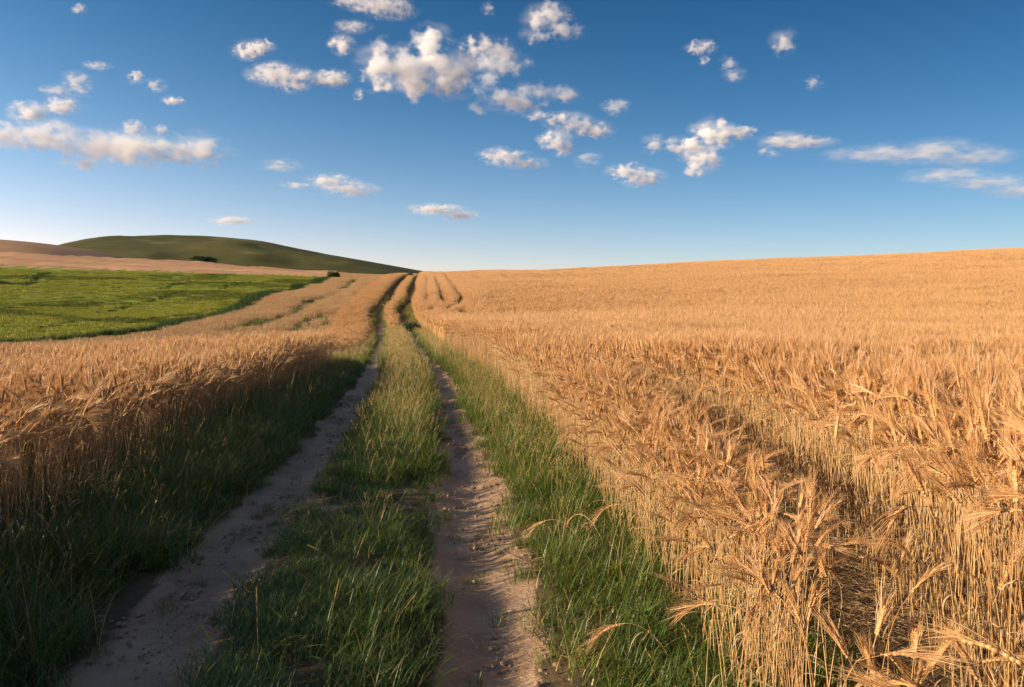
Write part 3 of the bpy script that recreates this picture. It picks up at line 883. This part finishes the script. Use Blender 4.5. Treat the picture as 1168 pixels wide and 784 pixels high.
# fallen straw under the wheat edges, small clods and stones on the ruts
def straw_patch(rnd, n, size):
    mb = MB()
    for k in range(n):
        a = rnd.uniform(0, 6.28); ln = rnd.uniform(.03, .16); x, y = rnd.uniform(-.5, .5)*size, rnd.uniform(-.5, .5)*size
        d = Vector((math.cos(a), math.sin(a), rnd.uniform(-.05, .25))); p = Vector((x, y, .004))
        mb.tube([p, p + d*ln*.5 + Vector((0, 0, .004)), p + d*ln], [.0016, .0016, .0012], 3, 0)
    return mb
def clod_patch(rnd, n, size):
    mb = MB()
    for k in range(n):
        r = .003 + .012*rnd.random()**3; c = Vector((rnd.uniform(-.5, .5)*size, rnd.uniform(-.5, .5)*size, r*.35)); b = len(mb.v)
        for th, m in ((.5, 5), (1.35, 6), (2.3, 5)):
            for q in range(6):
                ph = q*math.pi/3 + th
                mb.v.append(c + Vector((math.sin(th)*math.cos(ph), math.sin(th)*math.sin(ph), math.cos(th)*.7))*r*rnd.uniform(.75, 1.25))
        mb.v.append(c + Vector((0, 0, r*.75)))
        for q in range(6):
            q2 = (q + 1) % 6
            mb.f += [(b + q, b + q2, b + 18), (b + 6 + q, b + 6 + q2, b + q2, b + q), (b + 12 + q, b + 12 + q2, b + 6 + q2, b + 6 + q)]; mb.m += [0]*3
    return mb
ST = [src('straw_form', straw_patch(random.Random(190 + k), 60, .4), [M_LEAF]) for k in range(3)]
Q = Pts()
X, Y, o = cand(1.25, 4.2, 2.2, 9, .17)
k = rng.random(len(X)) < np.where(furrow(o, Y), .3, np.where(o > 1.95, .7, .08))
X, Y = X[k], Y[k]; Q.add(X, Y, rng.integers(0, 3, len(X)), tilt=.02)
X, Y, o = cand(-3, 1.3, 2.2, 9, .3)
k = rng.random(len(X)) < .10
X, Y = X[k], Y[k]; Q.add(X, Y, rng.integers(0, 3, len(X)), scale=np.full(len(X), .7), tilt=.02)
scatter('straw', ST, *Q.get(), 'fallen bits of straw on the soil under the wheat edge', 'straw')
M_CLOD = soil_mat('clod', [(.3, (.26, .16, .10)), (.5, (.40, .26, .165)), (.7, (.52, .36, .25))], 9, .5)
CLD = [src('clod_form', clod_patch(random.Random(200 + k), 26, .25), [M_CLOD]) for k in range(4)]
Q = Pts()
X, Y, o = cand(-1.25, 1.3, 2.4, 14, .16)
k = (np.abs(np.abs(o) - .8) < .36) & (rng.random(len(X)) < .75*sstep(.3, .6, fbm(X*1.8, Y*1.8, 87, 3)))
X, Y = X[k], Y[k]; Q.add(X, Y, rng.integers(0, 4, len(X)), scale=U(.6, 1.3, len(X)), tilt=.02)
scatter('dirt_crumbs', CLD, *Q.get(), 'crumbs and small clods of dry earth on the wheel ruts', 'crumbs')

# ------------------------------------------------------------------ single plants
def tuft(u, v, sc, label, k):
    x, y = hit(u, v)
    o = link('grass_tuft', TUFTS[k % 4])
    o.location = (x, y, float(ground_z(np.array([x]), np.array([y]))[0])); o.rotation_euler = (0, 0, rnd.uniform(0, 6)); o.scale = (sc, sc, sc)
    tag(o, label, 'grass tuft', 'small grass tufts on the bare ruts')
TUFTS = [grass_patch(random.Random(170 + k), .16, 60, .03, .10, .002, 0, .1, .25).mesh('grass_tuft', G_MATS) for k in range(4)]
for i, (u, v, sc, lab) in enumerate([
    (571, 702, 1.0, 'small green tuft in the middle of the right rut, the largest on bare dirt'),
    (600, 660, .9, 'green tuft at the right margin of the right rut above a larger one'),
    (537, 655, .7, 'flat little tuft left of centre in the right rut'),
    (545, 618, .6, 'tiny tuft in the right rut just before the sunlit dirt patches'),
    (543, 765, .7, 'low tuft at the bottom edge of the photo in the right rut'),
    (620, 745, .8, 'tuft where the right rut meets the weedy verge at the bottom'),
    (268, 575, .8, 'low tuft in the left rut beside the tall dark verge grass'),
    (312, 592, .7, 'small tuft between left rut and centre grass at the bare crossing'),
    (225, 660, .7, 'dark tuft in the middle of the shaded left rut'),
    (330, 560, .6, 'sprig on the left rut close to the centre grass'),
]): tuft(u, v, sc, lab, i)

def seed_grass(u, v, h, lean, rz, label):
    mb = MB(); r = random.Random(int(u*7 + v)); n = 9
    p = Vector((0, 0, 0)); pts = [p.copy()]; a = lean*.4
    for i in range(n):
        a += lean/n
        p = p + Vector((math.sin(a), r.uniform(-.05, .05), math.cos(a)))*(h/n); pts.append(p.copy())
    mb.tube(pts, [.0014 - .0007*i/n for i in range(n + 1)], 4)
    hd = MB(); d = (pts[-1] - pts[-2]).normalized()
    for k in range(46):
        t = k/46; c = pts[-1] + d*(t*.085 - .02)
        a2 = k*2.4; w = .35*(1 - .6*t)
        g = (d + (d.orthogonal()*math.cos(a2) + d.cross(d.orthogonal())*math.sin(a2))*w).normalized()
        hd.grain(c, g, .012, .0014)
    x, y = hit(u, v)
    t = empty('seeding_grass', (x, y, float(ground_z(np.array([x]), np.array([y]))[0])), (0, 0, rz))
    tag(t, label, 'grass stem', 'dry seeding grass stems over the short grass')
    link('stem', mb.mesh('stem', [M_DRY]), parent=t)
    link('seed_head', hd.mesh('seed_head', [M_DRY]), parent=t)
    lf = MB(); blade(lf, r, 0, 0, h*.5, .003, 0, 1.0, 6); link('leaf', lf.mesh('leaf', [M_GRASSL]), parent=t)
for a in [(285, 690, .24, .9, 2.6, 'dry seeding grass stem leaning over the left rut edge'),
          (295, 775, .26, .35, 2.0, 'tall tan seed head in the centre grass at the bottom left of the strip'),
          (262, 790, .22, .6, 2.8, 'drooping tan seed head beside the left rut near the photo bottom'),
          (372, 765, .27, .25, 1.2, 'upright pale seed head over a bright green blade in the centre grass'),
          (402, 665, .20, .3, .4, 'single pale seed head in the middle of the centre grass'),
          (385, 660, .18, .9, 2.9, 'bent dry stem left of the single pale seed head'),
          (125, 790, .24, .9, 1.9, 'dry stem reaching across the left rut at the bottom'),
          (446, 740, .17, .5, .2, 'short dry stem at the right side of the centre grass'),
          (175, 600, .55, .5, .3, 'long pale stalk rising from the dark left verge'),
          (70, 560, .62, .9, .1, 'long pale stalk bent across the dark wheat at the left edge'),
          (340, 500, .30, .4, .6, 'dry stem at the foot of the left verge beside the rut')]: seed_grass(*a)

def fallen_ear(u, v, rz, label, nod=2.1, L=.34, lean=.55):
    q = make_stalk(rh, L=L, nod=nod, lean=lean, leaves=1, ear=.12, bend_from=.25, seg=14)
    pm = part_meshes(q)
    x, y = hit(u, v)
    put_stalk(x, y, 1.0, 0, label, tilt=(0, 0, rz), parts=pm, group='bent wheat stalks leaning out over the verge')
fallen_ear(668, 628, 3.0, 'bent wheat ear hanging far out over the edge of the right rut')
fallen_ear(690, 622, 2.5, 'wheat ear hanging straight down beside the outermost bent ear', 2.7)
fallen_ear(770, 760, 3.3, 'wheat ear lying low over the weedy verge at the bottom', 1.9)
fallen_ear(690, 520, 3.1, 'curved wheat ear leaning over the sunny green verge', 2.3, .42)
fallen_ear(752, 640, 3.1, 'wheat ear drooping left from the outer row above the verge', 2.2, .5, .3)

def weed(u, v, n, ln, label):
    x, y = hit(u, v)
    t = empty('weed', (x, y, float(ground_z(np.array([x]), np.array([y]))[0])))
    tag(t, label, 'weed', 'broad leaved weeds on the right verge')
    r = random.Random(int(u))
    st = MB(); st.tube([(0, 0, -.01), (.005, 0, .05), (.0, .006, .12)], [.004, .0035, .002], 5)
    link('stem', st.mesh('stem', [M_GRASS]), parent=t)
    for k in range(n):
        az = k*2.4 + r.uniform(-.3, .3); c, s = math.cos(az), math.sin(az)
        p = Vector((0, 0, .02 + .1*k/n)); pts = [p.copy()]; a = r.uniform(.3, .7)
        for i in range(8):
            a += r.uniform(.08, .26)
            p = p + Vector((c*math.sin(a), s*math.sin(a), math.cos(a)))*(ln*r.uniform(.8, 1.1)/8); pts.append(p.copy())
        mb = MB(); mb.strip(pts, [.002 + .0065*math.sin(math.pi*min(1, (i + .6)/8.6))*(1 - .3*i/8) for i in range(9)], (-s, c, 0))
        link('leaf', mb.mesh('leaf', [M_GRASS]), parent=t)
weed(735, 730, 15, .16, 'spreading green weed with long leaves beside the lying wheat ear')
weed(700, 690, 10, .10, 'small green weed between rut and wheat above the spreading one')
weed(380, 790, 4, .17, 'bright green pointed sprout in the centre grass at the photo bottom')

def shrub(u, v, w, hgt, dpt, n, leaf, label, dist=None, name='shrub', low=0.0):
    x, y = hit(u, v) if dist is None else ((u - CU)/F*dist, dist)
    z = float(ground_z(np.array([x]), np.array([y]))[0]) if dist is None else EYE - (v - HV)/F*dist
    t = empty(name, (x, y, z)); tag(t, label, name)
    r = random.Random(int(u + v)); mb = MB(); tr = MB()
    lobes = [(r.uniform(-.35, .35)*w, r.uniform(-.35, .35)*dpt, hgt*r.uniform(.35, .72), r.uniform(.22, .38)) for _ in range(8)]
    for (lx, ly, lz, lr) in lobes:
        tr.tube([(0, 0, low), (lx*.5, ly*.5, lz*.5), (lx, ly, lz)], [hgt*.03, hgt*.02, hgt*.008], 5)
    for k in range(n):
        lx, ly, lz, lr = r.choice(lobes)
        d = Vector((r.gauss(0, 1), r.gauss(0, 1), r.gauss(0, 1))).normalized()*(r.random()**.4)
        c = Vector((lx + d.x*lr*w, ly + d.y*lr*dpt, max(low, lz + d.z*lr*hgt)))
        a = Vector((r.uniform(-1, 1), r.uniform(-1, 1), r.uniform(-.6, 1))).normalized()
        s_ = a.orthogonal()
        mb.strip([c - a*leaf, c, c + a*leaf], [leaf*.15, leaf*.5, leaf*.08], s_, 0)
    link('trunk', tr.mesh('trunk', [M_WOOD]), parent=t)
    link('crown', mb.mesh('crown', [M_BUSH]), parent=t)
shrub(471, 381, 1.0, .75, .8, 1500, .05, 'dark little bush at the right rut where the track crests')
shrub(466, 318.5, 1.3, 1.1, 1.1, 900, .09, 'dark bush standing at the top of the track on the skyline')
shrub(381, 319, 2.0, 2.0, 2.0, 1500, .12, 'dark blocky bush at the top right corner of the green field')
shrub(352, 348, 1.3, .45, .9, 700, .06, 'small bush on the ochre slope right of the green field')
shrub(228, 299, 15, 4.6, 10, 2200, .55, 'dark leaf clump standing in for the shaded hollow on the near side of the green hill', 575, 'hollow_stand_in', -6)  # leafy clump added to stand in for a dark shadowed hollow in the hillside

# ------------------------------------------------------------------ clouds
SUNV = Vector((-math.sin(R(SUN_AZ))*math.cos(R(SUN_EL)), math.cos(R(SUN_AZ))*math.cos(R(SUN_EL)), math.sin(R(SUN_EL))))
CLOUD_ALT = 1000.0
def cloud(label, puffs, dens=1.0, soft=1.0, seed=0):
    """a drift of vapour at real height: puffs are (u, v, half width, half height) on the photo, each its own ellipsoid of air"""
    vm = sum(p[1] + p[3] for p in puffs)/len(puffs)
    dist = min(CLOUD_ALT/max(.05, (HV - vm)/F), 12000)
    r = random.Random(seed)
    k = dist/F
    E = []
    for (u, v, ru, rv) in puffs:
        c = Vector(((u - CU)*k, dist + r.uniform(-.5, .5)*ru*k, EYE + (HV - v)*k))
        E.append((c, Vector((ru*k*1.5, ru*k*.9, rv*k*1.6))))
    cen = sum((e[0] for e in E), Vector())/len(E)
    mb = MB()
    for c, s in E:                                      # hull: one rounded body per puff, fused below
        nu, nv = 20, 12; b = len(mb.v)
        for i in range(nv + 1):
            th = math.pi*i/nv
            for j in range(nu):
                ph = 2*math.pi*j/nu
                mb.v.append(c - cen + Vector((s.x*math.sin(th)*math.cos(ph), s.y*math.sin(th)*math.sin(ph), s.z*math.cos(th)))*1.12)
        for i in range(nv):
            for j in range(nu):
                j2 = (j + 1) % nu
                mb.f.append((b + i*nu + j, b + (i + 1)*nu + j, b + (i + 1)*nu + j2, b + i*nu + j2)); mb.m.append(0)
    me = mb.mesh('cloud', smooth=False)
    o = link('cloud', me); o.location = cen
    rm = o.modifiers.new('fuse', 'REMESH'); rm.mode = 'VOXEL'
    rm.voxel_size = max(min(min(e[1].x, e[1].z) for e in E)/5.0, max(e[1].x for e in E)/40.0); rm.adaptivity = 0
    size = max(e[1].z for e in E)
    m, nt, out = newmat('cloud_vapour')
    L = nt.links.new
    tc = N(nt, 'ShaderNodeTexCoord')
    obj = tc.outputs['Object']
    wz = N(nt, 'ShaderNodeTexNoise', i_Scale=1.6/size, i_Detail=2.0)
    wz.inputs['Detail'].default_value = 2.0
    ofs = N(nt, 'ShaderNodeVectorMath', operation='ADD'); ofs.inputs[1].default_value = (seed*311.7, seed*97.3, seed*53.1)
    L(obj, ofs.inputs[0]); L(ofs.outputs[0], wz.inputs['Vector'])
    w1 = N(nt, 'ShaderNodeVectorMath', operation='SUBTRACT'); L(wz.outputs['Color'], w1.inputs[0]); w1.inputs[1].default_value = (.5, .5, .5)
    w2 = N(nt, 'ShaderNodeVectorMath', operation='SCALE'); L(w1.outputs[0], w2.inputs[0]); w2.inputs['Scale'].default_value = size*.55
    w3 = N(nt, 'ShaderNodeVectorMath', operation='ADD'); L(obj, w3.inputs[0]); L(w2.outputs[0], w3.inputs[1])
    best = None
    for c, s in E:
        sb = N(nt, 'ShaderNodeVectorMath', operation='SUBTRACT'); L(w3.outputs[0], sb.inputs[0]); sb.inputs[1].default_value = c - cen
        dv = N(nt, 'ShaderNodeVectorMath', operation='DIVIDE'); L(sb.outputs[0], dv.inputs[0]); dv.inputs[1].default_value = s
        ln = N(nt, 'ShaderNodeVectorMath', operation='LENGTH'); L(dv.outputs[0], ln.inputs[0])
        q = math_n(nt, 'SUBTRACT', 1.0, ln.outputs['Value'])
        best = q if best is None else math_n(nt, 'SMOOTH_MAX', best, q, .12)
    nz = N(nt, 'ShaderNodeTexNoise', i_Scale=2.0/size, i_Detail=8.0, i_Roughness=.6)
    st = N(nt, 'ShaderNodeVectorMath', operation='MULTIPLY'); L(ofs.outputs[0], st.inputs[0]); st.inputs[1].default_value = (.3 if soft > 1.45 else (.55 if soft > 1.2 else .8), .6, 1.1)
    L(st.outputs[0], nz.inputs['Vector'])
    f = math_n(nt, 'ADD', math_n(nt, 'MULTIPLY', best, 1.1), math_n(nt, 'MULTIPLY', math_n(nt, 'SUBTRACT', nz.outputs[0], .60), 3.4))
    f = math_n(nt, 'MULTIPLY', f, 1.9/soft, clamp=True)
    edge = math_n(nt, 'MULTIPLY', best, 3.5, clamp=True)
    f = math_n(nt, 'MULTIPLY', math_n(nt, 'MULTIPLY', f, f), edge)
    n2 = N(nt, 'ShaderNodeTexNoise', i_Scale=1.1/size, i_Detail=7.0, i_Roughness=.6)
    st2 = N(nt, 'ShaderNodeVectorMath', operation='MULTIPLY'); L(ofs.outputs[0], st2.inputs[0]); st2.inputs[1].default_value = (.45, .5, 1.3)
    L(st2.outputs[0], n2.inputs['Vector'])
    wisp = math_n(nt, 'MULTIPLY', math_n(nt, 'SUBTRACT', n2.outputs[0], .47), 5.0, clamp=True)
    wisp = math_n(nt, 'MULTIPLY', math_n(nt, 'MULTIPLY', wisp, math_n(nt, 'MULTIPLY', best, 2.6, clamp=True)), .22)
    f = math_n(nt, 'MAXIMUM', f, wisp)
    f = math_n(nt, 'MULTIPLY', f, dens*3.0/size/soft)
    pv = N(nt, 'ShaderNodeVolumePrincipled')
    pv.inputs['Color'].default_value = (.985, .995, 1, 1)
    pv.inputs['Anisotropy'].default_value = .0
    L(f, pv.inputs['Density'])
    L(pv.outputs[0], out.inputs['Volume'])
    m.cycles.volume_step_rate = 1.0
    me.materials.append(m)
    tag(o, label, 'cloud', 'scattered fair weather clouds')
CL = [
 ('largest puffy white cloud, left half of the pair above the track', [(440, 74, 27, 19), (472, 78, 40, 22), (506, 80, 34, 21), (495, 50, 20, 15), (428, 90, 15, 11), (476, 101, 18, 7)], 1.25, .9),
 ('oblong cloud touching the top right of the largest puffy cloud', [(546, 52, 20, 12), (568, 55, 20, 11)], .8, 1.1),
 ('ragged curling cloud right of the largest puffy cloud', [(572, 76, 28, 11), (556, 94, 15, 17), (590, 115, 34, 12), (615, 105, 22, 10), (642, 107, 20, 9), (548, 126, 12, 5)], .8, 1.1),
 ('ragged cloud near the top edge right of centre', [(624, 22, 24, 13), (642, 38, 20, 8), (610, 40, 16, 8)], .7, 1.2),
 ('small bright cloud above the two-lobed cloud left of the biggest', [(284, 57, 18, 8), (298, 52, 13, 7), (278, 61, 9, 5)], .9, 1.0),
 ('two-lobed long cloud left of the biggest cloud', [(311, 82, 27, 10), (332, 92, 18, 10), (346, 87, 12, 8)], .8, 1.1),
 ('compact oval cloud between the two-lobed cloud and the biggest', [(378, 91, 18, 8)], .9, 1.0),
 ('small upright cloud above the compact oval cloud', [(391, 53, 13, 9), (382, 47, 9, 4)], .8, 1.0),
 ('thin slanting wisp below the top-edge cloud group', [(402, 31, 19, 6)], .5, 1.4),
 ('broken cloud cut by the top edge of the photo', [(410, 0, 32, 5), (436, 8, 30, 9), (455, 12, 18, 8)], .6, 1.2),
 ('tiny round puff under the left end of the biggest cloud', [(410, 108, 6, 6)], .7, 1.1),
 ('flat grey-white cloud below the ragged curling cloud, top of three', [(640, 137, 20, 7), (660, 142, 20, 10), (681, 148, 17, 8), (614, 134, 14, 4)], .8, 1.1),
 ('round cloud in the middle of the three below the curling cloud', [(631, 160, 16, 9), (640, 168, 13, 8)], .9, 1.0),
 ('flat-bottomed low cloud left of the round middle cloud', [(575, 181, 25, 8), (602, 186, 22, 5)], .7, 1.2),
 ('faint puff between the round cloud and the low right one', [(672, 180, 14, 9)], .4, 1.4),
 ('low cloud with flat base right of the faint puff', [(714, 196, 19, 8), (732, 203, 22, 8)], .8, 1.1),
 ('small pointed wisp right of the flat grey-white cloud', [(702, 122, 15, 8)], .5, 1.3),
 ('small slanting wisp left of the stepped white cloud', [(744, 165, 12, 9)], .6, 1.3),
 ('stepped bright white cloud right of centre over the wheat', [(816, 153, 24, 14), (790, 164, 26, 8), (846, 152, 18, 6), (799, 182, 19, 14), (770, 169, 10, 5)], 1.1, .9),
 ('small flat cloud, upper one of the little cluster right of centre', [(801, 52, 16, 7)], .6, 1.2),
 ('tiny dot cloud under the small flat cluster cloud', [(803, 70, 6, 5)], .5, 1.2),
 ('thin two-part wisp right of the tiny dot cloud', [(832, 72, 10, 8), (836, 87, 12, 6)], .45, 1.4),
 ('lone round cloud high on the right', [(896, 46, 15, 12), (890, 57, 9, 8)], .6, 1.2),
 ('tiny slanting wisp below the lone round cloud', [(929, 95, 9, 7)], .45, 1.3),
 ('flat broken cloud right of the stepped white cloud', [(895, 162, 25, 8), (926, 160, 28, 5), (878, 173, 13, 5)], .6, 1.3),
 ('long upper streak cloud near the right edge', [(1000, 173, 50, 6), (1050, 177, 58, 9), (1100, 181, 44, 8)], .4, 1.7),
 ('lower streak cloud running out of the right edge', [(1085, 199, 42, 6), (1130, 207, 40, 7), (1175, 214, 36, 7)], .4, 1.7),
 ('long flat cloud bank at the left edge', [(10, 158, 40, 11), (60, 160, 46, 13), (115, 166, 50, 15), (170, 173, 50, 15), (226, 176, 36, 16), (90, 186, 20, 6)], .8, 1.2),
 ('puffy cloud right above the left end of the cloud bank', [(33, 129, 20, 11), (22, 122, 10, 6)], .8, 1.0),
 ('oval cloud beside the puffy one above the cloud bank', [(70, 121, 19, 8)], .8, 1.1),
 ('ragged cloud above the oval one on the left', [(91, 94, 15, 8), (96, 104, 13, 7), (66, 104, 18, 5)], .5, 1.3),
 ('small puff, left one of a pair high above the cloud bank', [(157, 90, 9, 6)], .7, 1.1),
 ('small puff, right one of a pair high above the cloud bank', [(178, 97, 10, 7)], .6, 1.2),
 ('thin flat wisp below the pair of small puffs', [(198, 115, 12, 4)], .6, 1.2),
 ('faint flat wisp highest on the left', [(110, 75, 14, 4)], .4, 1.4),
 ('small puff touching the top of the cloud bank', [(153, 146, 12, 7)], .7, 1.1),
 ('tiny puff right of the one touching the cloud bank', [(183, 148, 8, 5)], .6, 1.2),
 ('low wispy cloud between cloud bank and track', [(376, 207, 26, 7), (402, 216, 26, 7), (338, 211, 16, 3)], .6, 1.3),
 ('faint ragged wisp above the low wispy cloud', [(322, 190, 20, 6)], .35, 1.5),
 ('low flat cloud just above the end of the track', [(498, 239, 28, 5), (524, 245, 20, 5)], .6, 1.3),
 ('lowest small flat cloud above the green hill', [(265, 252, 22, 4)], .5, 1.3),
 ('tiny puff near the top left edge', [(90, 10, 8, 5)], .5, 1.2),
 ('tiny puff at the top edge right of the biggest cloud', [(557, 12, 8, 6)], .4, 1.3),
]
for i, c in enumerate(CL): cloud(*c, seed=i + 1)

# ------------------------------------------------------------------ sky, sun, camera
W_ = bpy.data.worlds.new('World'); S.world = W_; W_.use_nodes = True
nt = W_.node_tree; nt.nodes.clear()
sky = N(nt, 'ShaderNodeTexSky', sky_type='NISHITA'); sky.sun_disc = False
sky.sun_elevation = R(SUN_EL); sky.sun_rotation = R(-SUN_AZ)
sky.altitude = 300; sky.air_density = 1.0; sky.dust_density = .5; sky.ozone_density = 3.0
# the deep blue of a polarised sky: the blue deepens with height and away from the sun, per colour channel
tcw = N(nt, 'ShaderNodeTexCoord'); sx = N(nt, 'ShaderNodeSeparateXYZ'); nt.links.new(tcw.outputs['Generated'], sx.inputs[0])
def mr(x, a, b, c, d, smooth=True):
    n = N(nt, 'ShaderNodeMapRange'); n.interpolation_type = 'SMOOTHSTEP' if smooth else 'LINEAR'
    nt.links.new(x, n.inputs['Value'])
    for k, q in zip(('From Min', 'From Max', 'To Min', 'To Max'), (a, b, c, d)): n.inputs[k].default_value = q
    return n.outputs[0]
dz = math_n(nt, 'MULTIPLY', mr(sx.outputs[2], 0, .4, 0, .4, False), mr(sx.outputs[2], .40, .75, 1, .15))
dx = math_n(nt, 'MULTIPLY', mr(sx.outputs[0], -.6, .6, -.6, .6, False), mr(sx.outputs[2], .40, .75, 1, .0))
ch = []
for a_, b_, c_ in ((.42, -1.0, -5.8), (.0, -.66, -2.4), (-.05, -.52, -1.55)):
    ch.append(math_n(nt, 'EXPONENT', math_n(nt, 'ADD', math_n(nt, 'ADD', math_n(nt, 'MULTIPLY', dx, b_), math_n(nt, 'MULTIPLY', dz, c_)), a_)))
cx = N(nt, 'ShaderNodeCombineXYZ')
for k in range(3): nt.links.new(ch[k], cx.inputs[k])
ml = N(nt, 'ShaderNodeVectorMath', operation='MULTIPLY')
nt.links.new(sky.outputs[0], ml.inputs[0]); nt.links.new(cx.outputs[0], ml.inputs[1])
bg = N(nt, 'ShaderNodeBackground'); bg.inputs['Strength'].default_value = .108
wo = N(nt, 'ShaderNodeOutputWorld')
nt.links.new(ml.outputs[0], bg.inputs[0]); nt.links.new(bg.outputs[0], wo.inputs[0])

sl = bpy.data.lights.new('sun', 'SUN'); sl.energy = 5.0; sl.angle = R(.5); sl.color = (1.0, .815, .57)
so = bpy.data.objects.new('sun', sl); COL.objects.link(so)
so.rotation_euler = (-SUNV).to_track_quat('-Z', 'Y').to_euler()
so.location = SUNV*50

cam = bpy.data.cameras.new('camera'); co = bpy.data.objects.new('camera', cam); COL.objects.link(co)
co.location = (0, 0, EYE); co.rotation_euler = (R(90), 0, 0)
cam.sensor_width = 36; cam.lens = F/1168*36; cam.shift_y = -(392 - HV)/1168
cam.clip_start = .05; cam.clip_end = 40000
S.camera = co

S.render.engine = 'CYCLES'
S.view_settings.view_transform = 'Standard'; S.view_settings.look = 'None'
S.view_settings.exposure = 0.76; S.view_settings.gamma = 1.0; S.view_settings.use_curve_mapping = False
c = S.cycles
c.max_bounces = 20; c.diffuse_bounces = 3; c.glossy_bounces = 2; c.transmission_bounces = 4; c.volume_bounces = 14; c.transparent_max_bounces = 8
c.volume_max_steps = 256
c.use_denoising = True
c.adaptive_threshold = .02
